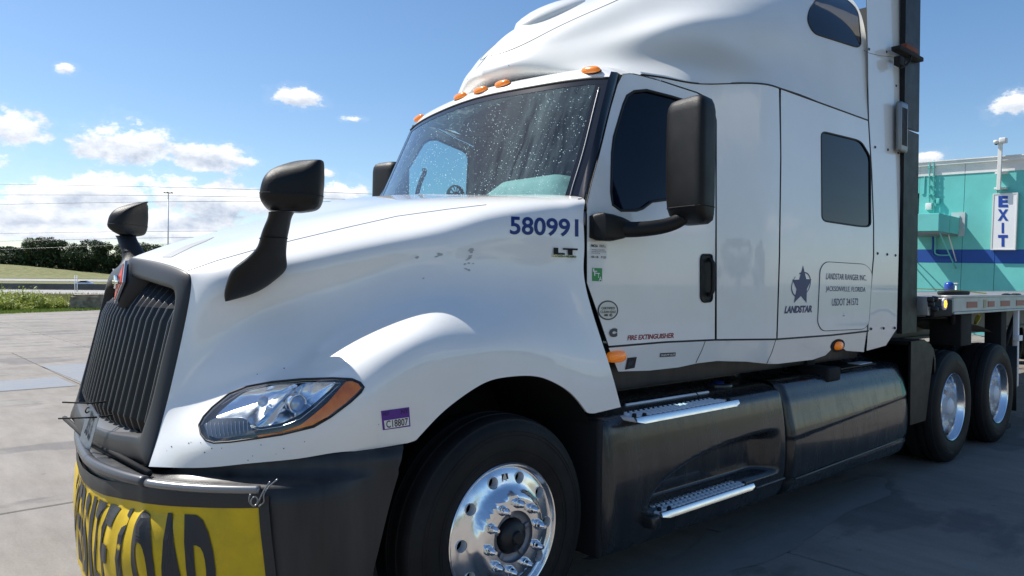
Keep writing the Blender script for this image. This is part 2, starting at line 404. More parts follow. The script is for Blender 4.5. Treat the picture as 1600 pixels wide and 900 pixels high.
# --- hood and fenders: one skin
HG = [
[(207,402,1.22),(250,410,.93),(292,425,.66),(299,445,.62),(286,520,.615),(268,600,.605),(258,640,.60),(245,688,.585),(232,729,.57)],
[(245,388,1.22),(290,393,.93),(330,408,.64),(335,437,.54),(320,520,.555),(310,590,.545),(308,640,.49),(305,690,.395),(305,731,.38)],
[(300,371.5,1.22),(350,375,.92),(400,388,.6),(405,422,.46),(400,490,.465),(392,560,.41),(385,604,.37),(380,662,.25),(380,725,.23)],
[(400,345,1.22),(440,349,.9),(500,363,.56),(505,397,.385),(500,455,.375),(486,530,.325),(470,588,.235),(470,650,.12),(470,716,.12)],
[(500,318,1.22),(550,324,.88),(620,336,.49),(625,370,.315),(615,420,.30),(590,495,.245),(562,560,.075),(555,640,.015),(555,705,.045)],
[(560,309,1.22),(620,312,.84),(700,323,.40),(705,352,.245),(695,405,.225),(680,470,.18),(650,538,.0),(618,630,-.02),(638,694,.01)],
[(610,305,1.22),(690,307,.8),(760,316,.32),(765,341,.195),(760,395,.18),(750,460,.15),(735,528,.005),(715,580,-.02),(700,625,-.015)],
[(640,304,1.22),(730,306,.8),(835,311,.24),(838,333,.145),(838,385,.13),(838,450,.115),(820,522,.012),(800,565,-.01),(790,588,-.012)],
[(655,303.5,1.22),(745,305,.8),(872,310,.205),(875,331,.12),(875,385,.105),(876,449,.092),(880,532,.015),(877,580,-.008),(870,606,-.01)],
[(668,303,1.22),(755,304.5,.8),(893,309,.185),(896,330,.105),(896,385,.09),(897,446,.08),(920,545,.02),(928,605,-.003),(926,648,0)],
[(680,303,1.22),(765,304,.8),(909,309,.17),(912,330,.10),(913,385,.08),(914,442,.07),(944,545,.02),(960,598,0),(970,636,0)]]
G = np.array([[YP(p) for p in col] for col in HG]).transpose(1, 0, 2)   # rows x cols
NU, NV = 300, 200
HP = patch(G, NU, NV)
# crisp lower edge: exact wheel-arch curve with its two corners
_du = np.mean(np.linalg.norm(np.diff(G, axis=1), axis=2), axis=0)**.8; _tu = np.concatenate([[0], np.cumsum(_du)]); _tu /= _tu[-1]
LE = [(4.0,555,705,.045),(4.5,598,699,.02),(5.0,638,692,.01),(5.12,650,688,.005),(5.5,676,659.5,-.005),(6.0,706,632,-.012),(6.5,748,603,-.013),(7.0,789,589.5,-.012),(7.5,832,587.5,-.011),(8.0,866,597.5,-.010),(8.55,896,618,-.005),(9.0,918,645.5,0),(9.12,928,646,0),(10.0,970,636,0)]
_lu = np.interp([q[0] for q in LE], np.arange(11), _tu); _lp = np.array([atY(*q[1:]) for q in LE]); _uu = np.linspace(0, 1, NU)
_tg = np.stack([np.interp(_uu, _lu, _lp[:, k]) for k in range(3)], 1)
_ar = (_uu > _lu[3]) & (_uu < _lu[11]); _tg[_ar] = nspl(_lp[3:12], (_uu[_ar]-_lu[3])/(_lu[11]-_lu[3]), _lu[3:12])
_dl = (_tg-HP[-1])*np.clip((_uu-_lu[0])/.04, 0, 1)[:, None]
_wv = np.clip((np.linspace(0, 1, NV)-.86)/.14, 0, 1)**1.6; HP = HP+_wv[:, None, None]*_dl[None]
HV = HP.reshape(-1, 3); HFs = grid_faces(NV, NU)
_n = np.cross(HV[NU*120+151]-HV[NU*120+150], HV[NU*121+150]-HV[NU*120+150])
if _n@(CAM-HV[NU*120+150]) < 0: HFs = [f[::-1] for f in HFs]
hood_surf = bvh_surf((HV, HFs))
HL_OUT = [(311,664),(318,651),(332,636),(358,615),(386,604),(424,597),(470,592.5),(520,591),(550,592.5),(563,598),(568.5,605),(564,613),(548,628),(516,652),(490,667),(440,679),(400,685),(360,690.5),(334,692),(322,688),(314,678)]
def inpoly(P, x, y):
    P = np.asarray(P, float); x1, y1 = P[:, 0], P[:, 1]; x2, y2 = np.roll(x1, -1), np.roll(y1, -1)
    return (((y1 > y) != (y2 > y)) & (x < (x2-x1)*(y-y1)/(y2-y1+1e-15)+x1)).sum() % 2 == 1
hl_in = [tuple((np.array(p)-(438, 643))*.985+(438, 643)) for p in HL_OUT]
PX = np.array([project(v) for v in HV])
keep = [f for f in HFs if not (300 < PX[f[0]][0] < 580 and 580 < PX[f[0]][1] < 700 and inpoly(hl_in, *PX[f].mean(0)))]
gone = set(map(tuple, HFs))-set(map(tuple, keep)); gv = set(i for f in gone for i in f); kv = set(i for f in keep for i in f)
HLd = densify(HL_OUT, 1.0); HV = HV.copy()
for i in gv & kv:
    q = HLd[np.argmin(((HLd-PX[i])**2).sum(1))]; HV[i] = hood_surf(*q)[0]
full = cat_((HV, keep), mir((HV, keep)))
hood = mk('hood', full, WHITE, truck)
sol = hood.modifiers.new('thick', 'SOLIDIFY'); sol.thickness = .012; sol.offset = -1
wl = hood.modifiers.new('weld', 'WELD'); wl.merge_threshold = .0008
hood.modifiers.move(1, 0)
es = hood.modifiers.new('split', 'EDGE_SPLIT'); es.split_angle = math.radians(50)
# centre raised panel edge and long seams on the hood
for pts in ([(292,424),(340,407),(400,390),(460,375),(540,356),(620,338),(700,327),(760,320)],):
    L_ = line_on(pts, hood_surf, .0022, 0); mk('hood_seam', L_, SEAM, hood); mk('hood_seam', mir(L_), SEAM, hood)
# hood intake slot
sl = poly_on([(253,402),(262,397),(290,384),(318,375),(336,370),(322,377),(300,386),(276,398),(268,402)], hood_surf, .0015, 5)
mk('hood_slot', sl, mat('slot_shadow_grey', (.30, .31, .32), .6), hood); mk('hood_slot', mir(sl), MATS['slot_shadow_grey'], hood)
# scraped paint marks
def splat(cx, cy, n, sx, sy, r0, r1):
    parts = []
    for i in range(n):
        x, y = cx+RNG.normal(0, sx), cy+RNG.normal(0, sy); a = RNG.uniform(-.6, 0); r = RNG.uniform(r0, r1)
        P = [(x+r*math.cos(t)*RNG.uniform(.6, 1.3), y+r*.45*math.sin(t)*RNG.uniform(.6, 1.3)+r*math.cos(t)*a*.4) for t in np.linspace(0, 2*math.pi, 7, endpoint=False)]
        V = []
        for px, py in P: p, nn_ = hood_surf(px, py); V.append(p+nn_*.0012)
        parts.append(orient(np.array(V), [list(range(7))], CAM-V[0]))
    return cat_(*parts)
for q_ in ((652,402,5,3,1.5,1.5,3.5), (687,399,6,3,2,1.5,4), (732,405,14,5,7,1.2,3.5), (738,392,4,2,2,2,4), (731,421,4,3,2,1.5,3), (661,434,2,1,1,1,2.5)): mk('paint_scrape', splat(*q_), mat('scraped_paint', (.42, .43, .43), .6), hood, kind='stuff')

bug = []
for _ in range(110):
    x, y = RNG.uniform(255, 630), RNG.uniform(560, 722)
    if y > 690+(x-250)*(-.02) or RNG.random() < .12:
        if not inpoly(HL_OUT, x, y) and inpoly([(236,726),(262,640),(300,560),(560,560),(625,640),(632,694),(520,707),(400,719),(320,726)], x, y):
            r = RNG.uniform(.45, 1.1); q = [hood_surf(x+r*math.cos(t), y+r*math.sin(t)) for t in np.linspace(0, 6.283, 6, endpoint=False)]
            bug.append(orient(np.array([p+n_*.001 for p, n_ in q]), [list(range(6))], CAM-q[0][0]))
mk('bug_specks', cat_(*bug), mat('bug_dark', (.05, .045, .04), .7), hood, kind='stuff')
# --- inner fender and wheel well
def cyl_arch(y0, y1, r, c=(0, 0, .5), a0=-.35, a1=math.pi+.35, seg=30):
    th = np.linspace(a0, a1, seg); V = [(c[0]+r*math.cos(t), y, c[2]+r*math.sin(t)) for y in (y0, y1) for t in th]
    return np.array(V), grid_faces(2, seg)
wa = cat_(cyl_arch(.05, .75, .66, (.03, 0, .56)), bb(-.65, .68, .74, .78, .3, 1.35))
o = mk('wheel_well', wa, BLACK, truck); o2 = mk('wheel_well', mir(wa), BLACK, truck)
mk('engine_bay', bb(-.80, .55, .72, 1.72, .45, 1.40), BLACK, truck)

# --- headlight set into the fender
def build_headlight(side):
    f = (lambda vf: vf) if side == 0 else mir
    hl = mk('headlight', f(poly_on(HL_OUT, hood_surf, .001, 6)), LENS, truck)
    rim = line_on(HL_OUT, hood_surf, .0044, 0.0, 6, True); mk('headlight_seal', f(rim), SEAL, hl)
    # housing bowl: outline pushed inwards
    ctr, nrm = hood_surf(438, 643)
    inn = np.array([.30, .90, -.05]); inn /= np.linalg.norm(inn)
    Pl = densify(HL_OUT, 8); R0 = np.array([hood_surf(*p)[0] for p in Pl]); cc = R0.mean(0)
    rings = [R0-inn*-.003, cc+(R0-cc)*.93+inn*.035, cc+(R0-cc)*.80+inn*.075, cc+(R0-cc)*.5+inn*.10, cc+(R0-cc)*.02+inn*.105]
    n = len(R0); V = np.concatenate(rings); Fs = [[i*n+j, (i+1)*n+j, (i+1)*n+(j+1) % n, i*n+(j+1) % n] for i in range(4) for j in range(n)]
    mk('housing', f((V, Fs)), mat('headlight_housing', (.16, .17, .18), .2, metal=.8), hl)
    # reflector bowls sunk in the housing
    def sink(dep): return lambda px, py: (hood_surf(px, py)[0]+inn*dep, -inn)
    def bowl(outline, depth, sh, m, name, wob=0.0, base=.012):
        Pl = densify(outline, 4); c = Pl.mean(0); rr = []
        for k, t in enumerate(np.linspace(0, 1, 7)):
            q = c+(Pl-c)*(1-t*.96)+np.array(sh)*t
            R = np.array([hood_surf(*p)[0] for p in q])+inn*(base+depth*(1-(1-t)**2)+wob*math.sin(t*14)); rr.append(R)
        n = len(Pl); V = np.concatenate(rr); Fs = [[i*n+j, (i+1)*n+j, (i+1)*n+(j+1) % n, i*n+(j+1) % n] for i in range(6) for j in range(n)]
        Fs.append([6*n+j for j in range(n)]); mk(name, f((V, Fs)), m, hl)
    CH2 = mat('reflector_chrome', (.80, .84, .90), .12, metal=1.0, bump=.12, bscale=26, rvar=.12)
    bowl(roundp([(334,654),(352,636),(384,612),(430,602),(470,600),(440,640),(425,668),(397,668),(384,654)], 12), .055, (8, -4), CH2, 'reflector')
    bowl(roundp([(400,664),(440,625),(474,599),(527,597),(520,606),(494,629),(470,648),(440,662),(402,669)], 8), .06, (10, 2), CH2, 'reflector', .001)
    # projector lens and its ring
    pc, _ = sink(.030)(467, 632); ring = []
    mk('projector_lens', f(lathe([(0, -.016), (.014, -.013), (.024, -.006), (.029, .002)], pc, 24)), mat('projector_glass', (.5, .58, .68), .02, metal=.6), hl)
    mk('projector_ring', f(lathe([(.029, .0), (.034, -.006), (.038, 0), (.038, .03)], pc, 24)), CHR, hl)
    pc, _ = sink(.028)(412, 628)
    mk('projector_lens', f(lathe([(0, -.010), (.016, -.006), (.022, .002)], pc, 24)), MATS['projector_glass'], hl)
    # chrome dividing lines
    for pts in ([(331,655),(383,653),(390,660),(397,670),(408,672),(440,667),(470,655),(494,636),(533,600)], [(400,646),(432,620),(455,601)], [(345,634),(380,612),(420,602),(480,598),(533,599)]):
        mk('chrome_edge', f(line_on(pts, sink(.012), .0013, 0, 8)), CHR, hl)
    # ribbed park lamp at the inner end
    pk = poly_on([(319,664),(332,655.5),(382,655),(389,662),(395,672),(400,679),(340,686),(324,680)], sink(.012), 0, 6); mk('park_lamp', f(pk), mat('park_lamp_dark', (.10, .11, .12), .25, metal=.5), hl)
    rb = [line_on([(326+k*6.2, 683.5-k*.5), (326+k*6.2-4+k*.3, 658)], sink(.009), .0009, 0, 8) for k in range(11)]
    mk('lamp_ribs', f(cat_(*rb)), CHR, hl, kind='stuff')
    # amber turn lens along the outer edge
    am = poly_on([(402,680.5),(440,675),(470,664),(492,647),(512,630),(541,597),(550,596),(560,600),(564.5,606),(558,614),(540,630),(512,651),(488,664),(440,676.5),(405,683)], hood_surf, .0045, 5)
    mk('turn_lens', f(am), AMBD, hl)
    return hl
build_headlight(0); build_headlight(1)

# --- grille surround, prow, emblem and slats
def gx(y, z): return -(1.125+.225*(1.6-z))-.062*(1-((y-CY)/.62)**2)
def fr_surf(off=0.0):
    def s(px, py):
        lo, hi = .0, 2.6
        ys = np.arange(.45, 2.1, .01); prev = None
        for y in ys:
            p = atY(px, py, y); v = p[0]-gx(y, p[2])
            if prev is not None and prev < 0 <= v:
                a, b = y-.01, y
                for _ in range(20):
                    m_ = (a+b)/2; p = atY(px, py, m_)
                    if p[0]-gx(m_, p[2]) >= 0: b = m_
                    else: a = m_
                return p, np.array([-1, 0, .15])
            prev = v
        p = atY(px, py, 1.85); return p, np.array([-1, 0, .15])
    return s
# outline of surround in (y, z); symmetric
def FR(y, z, off=0.0): return np.array([gx(y, z)+off, y, z])
out_h = [(1.22, 1.692), (.95, 1.666), (.72, 1.628), (.635, 1.60), (.604, 1.56), (.590, 1.40), (.578, 1.20), (.580, 1.0), (.578, .885)]
in_h = [(1.22, 1.60), (.95, 1.578), (.76, 1.555), (.70, 1.54), (.675, 1.505), (.668, 1.35), (.668, 1.2), (.672, 1.07), (.69, .975)]
bot_o = [(.575, .885), (.70, .868), (.9, .858), (1.22, .852)]; bot_i = [(.69, .975), (.76, .970), (.95, .955), (1.22, .948)]
def frame_rings():
    o_ = nspl(out_h, 40); i_ = nspl(in_h, 40); a = nspl(bot_o, 16)[1:]; b = nspl(bot_i, 16)[1:]
    O = np.concatenate([o_, a]); I = np.concatenate([i_, b])
    O = np.concatenate([O, np.stack([2*CY-O[::-1, 0], O[::-1, 1]], 1)[1:-1]]); I = np.concatenate([I, np.stack([2*CY-I[::-1, 0], I[::-1, 1]], 1)[1:-1]])
    return O, I
O2, I2 = frame_rings(); MID = O2*.45+I2*.55
HE = HP[:, 0, :]; he_t = np.concatenate([[0], np.cumsum(np.linalg.norm(np.diff(HE, axis=0), axis=1))]); he_t /= he_t[-1]
HE40 = np.stack([np.interp(np.linspace(0, 1, 40), he_t, HE[:, k]) for k in range(3)], 1)
BO = np.array([FR(y, z, .020) for y, z in nspl(bot_o, 16)[1:]]); BO[:, 0] = np.minimum(BO[:, 0], HE40[-1, 0]+.0); half = np.concatenate([HE40, BO]); PO = np.concatenate([half, (half*[1, -1, 1]+[0, 2*CY, 0])[::-1][1:-1]])
PI_ = np.array([FR(y, z, .004) for y, z in I2]); L3 = lambda t, o: PO*(1-t)+PI_*t+[o, 0, 0]
rg = [PO+[.06, 0, 0], PO+[-.001, 0, 0], L3(.06, -.007), L3(.35, -.012), L3(.75, -.011), L3(.94, -.006), PI_, np.array([FR(y, z, .085) for y, z in I2*.97+np.array([CY, 1.26])*.03])]
n = len(O2); V = np.concatenate([np.array(r) for r in rg])
Fs = [[i*n+j, i*n+(j+1) % n, (i+1)*n+(j+1) % n, (i+1)*n+j][::-1] for i in range(len(rg)-1) for j in range(n)]
surround = mk('grille_surround', (V, Fs), GREY, truck)
mk('grille_back', (np.array([FR(y, z, .10) for y, z in I2]), [list(range(n))]), BLACK, truck, smooth=False)
# lower ledge inside the opening
led = []
for y in np.linspace(.71, 1.73, 18): led.append([FR(y, .985, .09)+[0, 0, .0], FR(y, .965, .04), FR(y, .945, .002)])
mk('grille_ledge', (np.array(led).reshape(-1, 3), grid_faces(18, 3)), mat('ledge_grey', (.11, .115, .125), .35), surround)
# slats
slat_parts = None
ys_ = np.linspace(.700, 1.740, 17)
for k, y in enumerate(ys_):
    zt = float(np.interp(min(y, 2*CY-y), [.7, .78, .95, 1.22], [1.515, 1.545, 1.565, 1.585])); zs = [.955, .985, 1.03, 1.42, 1.47, zt]; offs = [.075, .035, .012, .010, .022, .075]
    w = .0235; rings = []
    for z, of in zip(zs, offs):
        c = FR(y, z, of)
        rings.append(np.array([c+[.0, -.006, 0], c+[0, .006, 0], c+[.02, w, 0], c+[.06, w, 0], c+[.06, -w, 0], c+[.02, -w, 0]]))
    V, Fs = ring_loft(rings)
    s_ = mk('slat', (V, [f[::-1] for f in Fs]), SLAT, truck, smooth=False)
    e = [np.array(r[1])*.5+np.array(r[0])*.5 for r in rings]; e = np.array(e)+[-.001, .004, 0]
    mk('slat_glint', tube(e, .0019, 5), EDGE, s_)  # pale strip stands in for sunlight caught on the slat's front edge
# prow piece carrying the emblem
def prow():
    R = []
    for z, w, ox, d in [(1.705, .045, .055, .02), (1.69, .055, .005, .05), (1.65, .062, -.014, .06), (1.60, .064, -.020, .08), (1.55, .054, -.020, .08), (1.50, .036, -.016, .08), (1.46, .014, -.006, .07)]:
        c = np.array([gx(CY, z)+ox, CY, z]); R.append(np.array([c+[0, -w*.35, 0], c+[-.006, 0, 0], c+[0, w*.35, 0], c+[.02, w*.9, 0], c+[d+.02, w*1.15, 0], c+[d+.02, -w*1.15, 0], c+[.02, -w*.9, 0]]))
    V, Fs = ring_loft(R); return V, [f[::-1] for f in Fs]
pr = mk('prow', prow(), GREY, truck, auto=60)
def dia(h, w, zc, x, t, bul=.010):
    P = [(0, -h), (w, 0), (0, h), (-w, 0)]; V = np.array([(x+.225*z_, CY+y_, zc+z_) for y_, z_ in P]); V2 = V.copy(); V2[:, 0] += t
    V = np.concatenate([V, V2, [[x-bul, CY, zc]]]); Fs = [[0, 1, 8], [1, 2, 8], [2, 3, 8], [3, 0, 8], [4, 5, 6, 7]]+[[i, i+4, (i+1) % 4+4, (i+1) % 4] for i in range(4)]
    return orient(V, Fs[:4], (-1, -.2, 0))[0], orient(V, Fs[:4], (-1, -.2, 0))[1]+Fs[4:]
ex = gx(CY, 1.575)-.020-.006
em = mk('emblem', dia(.096, .048, 1.575, ex-.006, .010), mat('emblem_silver', (.55, .55, .56), .35, metal=.5), truck, smooth=False)
mk('emblem_red', dia(.080, .037, 1.575, ex-.0105, .006), ORG, em, smooth=False)
mk('emblem_bar', cat_(bb(ex-.028, ex-.016, CY-.040, CY+.040, 1.566, 1.584, .003), bb(ex-.029, ex-.012, CY-.008, CY+.008, 1.545, 1.605, .002)), CHR, em)
# licence plate held with black cable ties
pl = np.array([atX(141, 634, -1.40), atX(156, 655, -1.40), atX(135, 706, -1.40), atX(124, 686, -1.40)])
pq = [ (139.5,628), (154.5,651), (139,706), (124.5,686)]
def plate_surf(px, py):
    # plate plane: tilted forward, facing the road
    n_ = np.array([-.88, -.45, -.10]); n_ /= np.linalg.norm(n_); p0 = np.array([-1.36, 1.06, .93])
    d = ray(px, py); return CAM+d*((p0-CAM)@n_)/(d@n_), (n_ if n_@(CAM-p0) > 0 else -n_)
P4 = np.array([plate_surf(*q)[0] for q in pq]); nn_ = plate_surf(140, 660)[1]
plate = mk('licence_plate', ring_loft([P4, P4-nn_*.003]), mat('plate_white', (.74, .75, .72), .35, var=.25, vscale=30), truck, smooth=False)
mk('plate_numbers', place2d(text2d('2K5 C33', .02), [(144,641),(149,652),(139,690),(132,676)][0:4], plate_surf, .002), mat('plate_text', (.06, .07, .09), .5), plate, smooth=False)
tA = plate_surf(141, 630)[0]; tB = plate_surf(151, 652)[0]
tieA = np.array([tA+[.06, 0, 0], tA, atY(97, 628.5, tA[1]+.03)]); tieB = np.array([tB+[.09, .02, 0], tB, atY(91, 654, tB[1]+.05)])
mk('cable_tie', tube(tieA, .0036, 6), BLACK, plate); mk('cable_tie', tube(tieB, .0036, 6), BLACK, plate)
th_ = np.linspace(0, 2*math.pi, 14, endpoint=False)
mk('cable_tie', loop_tube([tA+[.0+.012*math.cos(t)-.01, .022*math.cos(t), -.028+.010*math.sin(t)] for t in th_], .003), BLACK, plate)

# --- bumper: dark lower wrap
BY = [-.02, -.018, -.01, .0, .02, .07, .148, .269, .427, .55, .70, .90, 1.09, 1.29, 1.573, 1.838, 2.05, 2.20, 2.32, 2.39, 2.42, 2.44, 2.45]
BX = [-.40, -.50, -.58, -.66, -.80, -.955, -1.063, -1.182, -1.288, -1.335, -1.368, -1.388, -1.376, -1.350, -1.30, -1.235, -1.15, -1.04, -.90, -.76, -.64, -.52, -.40]
bs = np.array([[x, y] for x, y in zip(BX, BY)])
BC = nspl(bs, 241); seglen = np.concatenate([[0], np.cumsum(np.linalg.norm(np.diff(BC, axis=0), axis=1))]); BS = seglen-seglen[120]
def bump_pt(s, off=0.0):
    x = np.interp(s, BS, BC[:, 0]); y = np.interp(s, BS, BC[:, 1]); x2 = np.interp(s+.004, BS, BC[:, 0]); y2 = np.interp(s+.004, BS, BC[:, 1])
    t = np.array([x2-x, y2-y]); t /= np.linalg.norm(t)+1e-9; nr = np.array([-t[1], t[0]])
    if nr@(np.array([x, y])-np.array([-.3, CY])) < 0: nr = -nr
    return x+nr[0]*off, y+nr[1]*off, nr
def bump_curve(off, n=161, s0=None, s1=None):
    s0 = BS[0] if s0 is None else s0; s1 = BS[-1] if s1 is None else s1
    return [bump_pt(s, off)[:2] for s in np.linspace(s0, s1, n)]
def rear_cut(z): return float(np.interp(z, [.2, .5, .67, .80, .955], [-.66, -.645, -.61, -.572, -.515]))
rows = [(.955, -.035, -.105), (.945, -.008, -.10), (.905, .0, -.095), (.872, .0, -.085), (.860, .0, -.020), (.850, .0, .0), (.78, .002, .002), (.70, .004, .004), (.5, -.002, -.002), (.36, -.015, -.015), (.27, -.05, -.05), (.25, -.12, -.12)]
V = []
for z, off, off2 in rows:
    xr = rear_cut(z); i0 = next(i for i, q in enumerate(BC[:, 0]) if q <= xr); s0 = BS[i0]
    for s_ in np.linspace(s0, min(-s0, BS[-1]-.02), 141):
        x, y, nr = bump_pt(s_, 0); k = 1-float(ss(-1.0, -.60, x)); o_ = off*(1-k)+off2*k; V.append((x+nr[0]*o_, y+nr[1]*o_, z))
nb = 141; VV = np.array(V).reshape(len(rows), nb, 3)
for i in range(4):
    yy = VV[i, :, 1]; k = ss(.40, .55, yy)*ss(.40, .55, 2*CY-yy); VV[i, :, 2] = VV[i, :, 2]*(1-k)+(.864-.002*i)*k
bumper = mk('bumper', (VV.reshape(-1, 3), grid_faces(len(rows), nb, True)), BUMP, truck)
bumper_surf = bvh_surf((VV.reshape(-1, 3), grid_faces(len(rows), nb)))
mk('bumper_core', cat_(bb(-1.22, -.6, .42, 2.02, .35, .84)), BLACK, bumper)
# silver-grey bar along the upper lip
sB = 0
bar_s = [s for s in np.linspace(BS[0], 0, 400) if np.interp(s, BS, BC[:, 1]) > .125][0]
def bar_path(s0, s1, off, z, n=90): return np.array([(*bump_pt(s, off)[:2], z) for s in np.linspace(s0, s1, n)])
s_mid = [s for s in np.linspace(BS[0], 0, 400) if np.interp(s, BS, BC[:, 1]) > .47][0]
mk('bumper_bar', tube(bar_path(bar_s, s_mid-.004, .012, .850, 40), .0155, 10), mat('bar_grey', (.23, .235, .24), .3, metal=.6), bumper)
mk('bumper_bar', tube(bar_path(s_mid+.004, -s_mid-.004, .010, .853, 60), .021, 10), mat('bar_dark', (.06, .062, .07), .35), bumper)
mk('bumper_bar', tube(bar_path(-s_mid+.004, -bar_s, .012, .850, 40), .0155, 10), MATS['bar_grey'], bumper)
mk('recess_crossbar', cat_(tube([(-1.30, .5, .875), (-1.34, 1.22, .885), (-1.30, 1.94, .875)], .012, 8), bb(-1.2, -1.1, .5, 1.94, .80, .93, .01)), BLACK, bumper)

# --- cab and sleeper side skin: y = side(x, z)
def side(x, z):
    b = .09*(1-ss(1.62, 2.25, x))+.005
    lean = .27*np.maximum(z-1.95, 0)*(1-ss(.75, 1.75, x))+.02*np.maximum(z-1.9, 0)
    low = .22*np.maximum(1.255-z, 0)
    return b+lean+low
def side_surf(px, py):
    y = .05
    for _ in range(40): p = atY(px, py, y); y = .5*y+.5*float(side(p[0], p[2]))
    p = atY(px, py, y); e = .01
    n = np.array([(side(p[0]+e, p[2])-side(p[0]-e, p[2]))/(2*e), -1, (side(p[0], p[2]+e)-side(p[0], p[2]-e))/(2*e)]); return p, n/np.linalg.norm(n)
def side_panel(name, outline, holes=(), m=WHITE, off=0.0, step=.07, both=True, parent=None, thick=.02, rpx=0, label=None):
    pa = truck if parent is None else parent
    def cv(P): return np.array([side_surf(*q)[0][[0, 2]] for q in densify(P, 14)])
    V, Fs = sheet2d(cv(outline), [cv(h) for h in holes], step)
    P = np.array([(x, side(x, z)-off, z) for x, z in V]); P, Fs = orient(P, Fs, np.array([0, -1, 0]))
    o = mk(name, (P, Fs), m, pa, label=label); r = [o]
    if both: r.append(mk(name, mir((P, Fs)), m, pa, label=label))
    return r
DOOR = [(973,116),(985,115),(1000,118),(1030,126),(1060,136),(1088,145),(1103,153),(1113,166),(1118,188),(1118,345),(1117,530.5),(1040,534),(932,542),(950,541),(934,490),(917,442),(917,380),(917,318),(926,280),(937,240),(954,170),(965,132)]
DOOR = [(973,116),(985,115),(1000,118),(1030,126),(1060,136),(1088,145),(1103,153),(1113,166),(1118,188),(1118,345),(1117,530.5),(1040,534),(951,541),(934,490),(917,442),(917,380),(917,318),(926,280),(937,240),(954,170),(965,132)]
DWIN = [(991,143),(1011,141),(1050,151),(1080,160),(1092,168),(1096,180),(1096,300),(1088,311),(1042,312),(1019,315),(1004,326),(994,329),(970,329),(957,320),(954.5,300),(956,240),(959,215),(974,164),(980,150)]
door = side_panel('door', DOOR, [DWIN])
def side_off(o): return lambda px, py: (side_surf(px, py)[0]+np.array([0, -o, 0]), side_surf(px, py)[1])
def on_both(name, VF, m, parents, **k):
    return mk(name, VF, m, parents[0], **k), mk(name, mir(VF), m, parents[1], **k)
wv = poly_on(DWIN, side_off(-.012), 0, 14)
mk('window', wv, DKGL, door[0]); mk('window', mir(wv), FARG, door[1])
on_both('window_seal', line_on(DWIN, side_off(-.002), .0085, 0, 8, True), RUB, door)
on_both('door_seam', line_on(DOOR, side_off(-.002), .0027, 0, 8, True), RUB, door)
# door handle
hp = roundp([(1096,398),(1111,398),(1112,405),(1112,466),(1110,471),(1098,472),(1094,466),(1094,405)], 7)
on_both('handle_recess', poly_on(hp, side_off(.003), 0, 5), TEXB, door)
on_both('handle_rim', line_on(hp, side_off(.004), .006, 0, 5, True), TEXB, door)
a_, b_ = side_off(.03)(1106.5, 408)[0], side_off(.03)(1106, 458)[0]
on_both('handle', tube(nspl([a_+[0, .03, .01], a_+[0, .004, 0], (a_+b_)/2+[0, -.006, 0], b_+[0, .004, 0], b_+[0, .03, -.01]], 16), .012, 8), RUB, door)
# gap strips and hinges between hood and door
mk('cowl_gap', poly_on([(911,309),(918,309),(918,380),(919,442),(936,492),(953,543),(946,546),(930,500),(913,446),(912,380)], side_off(-.035), 0, 10), BLACK, truck)
for a, b in ((331, 352), (450, 470)): mk('hinge', tube([side_off(-.01)(915.5, a)[0], side_off(-.01)(915.5, b)[0]], .006, 8), MATS['bar_grey'], truck)

# panel behind the door, sleeper wall, rear extender
BP = [(1120,530.5),(1120,188),(1115,165),(1105,151.5),(1089,143.5),(1061,134.5),(1031,124.5),(1004,116.5),(1000,112),(1040,118),(1085,129),(1150,129),(1200,131),(1217,137),(1219,250),(1217,400),(1213,530)]
side_panel('cab_rear_panel', BP)
SLW = roundp([(1283,205),(1345,220),(1360,245),(1360.5,354),(1345,354),(1284,345)], 9)
SLP = [(1220,138),(1290,163),(1356,187.5),(1361,270),(1364,350),(1364,400),(1358,470),(1355,517),(1300,523),(1215,529.5),(1219,400),(1221,250)]
slp = side_panel('sleeper_wall', SLP, [SLW], step=.12)
wv = poly_on(SLW, side_off(-.006), 0, 14); on_both('window', wv, DKGL, slp)
on_both('window_seal', line_on(SLW, side_off(-.002), .007, 0, 6, True), RUB, slp)
EXT = [(1352,-90),(1356,90),(1358,187),(1363,270),(1366,350),(1366,400),(1360,470),(1354,548),(1384,540),(1401,514),(1404,400),(1409,200),(1411,60),(1412,-90)]
exts = side_panel('side_extender', EXT, step=.15)
for pts in ([(1220,137),(1219,250),(1217,400),(1213,530)], [(1357,187),(1362,270),(1365,350),(1365,400),(1359,470),(1354,520),(1350,548)], [(1352,-60),(1356,90),(1357,187)], [(1350,79),(1358,83),(1375,87),(1396,89)]):
    on_both('panel_seam', line_on(pts, side_off(-.0005), .0020, 0, 10), SEAM, (truck, truck))
on_both('belt_seam', line_on([(951,542),(1040,534.5),(1117,531),(1213,530),(1300,523.5),(1357,517)], side_off(-.002), .006, 0, 12), SEAL, (truck, truck))
RS = [(1001,116.5),(1040,122),(1085,130),(1150,130),(1185,130.5),(1203,133),(1220,138.5),(1290,164),(1356,188)]
on_both('roof_seam', line_on(nspl(RS, 40), side_off(.0), .0055, 0, 12), SEAL, (truck, truck))
# sill below the belt seam
SILL = [(951,543),(1040,536),(1117,532.5),(1213,531.5),(1300,525),(1354,519),(1350,550),(1322,548),(1316,543),(1300,545),(1290,555),(1270,562),(1215,568.5),(1200,568.5),(1165,565),(1120,564),(1090,567.5),(1060,574),(1015,579),(966,580.5)]
sill = side_panel('sill', SILL, step=.05)
for pts in ([(1102,532.5),(1096,548),(1087,567)], [(1212,531),(1206,550),(1198,568)]): on_both('sill_seam', line_on(pts, side_off(.0), .003, 0, 8), SEAM, sill)
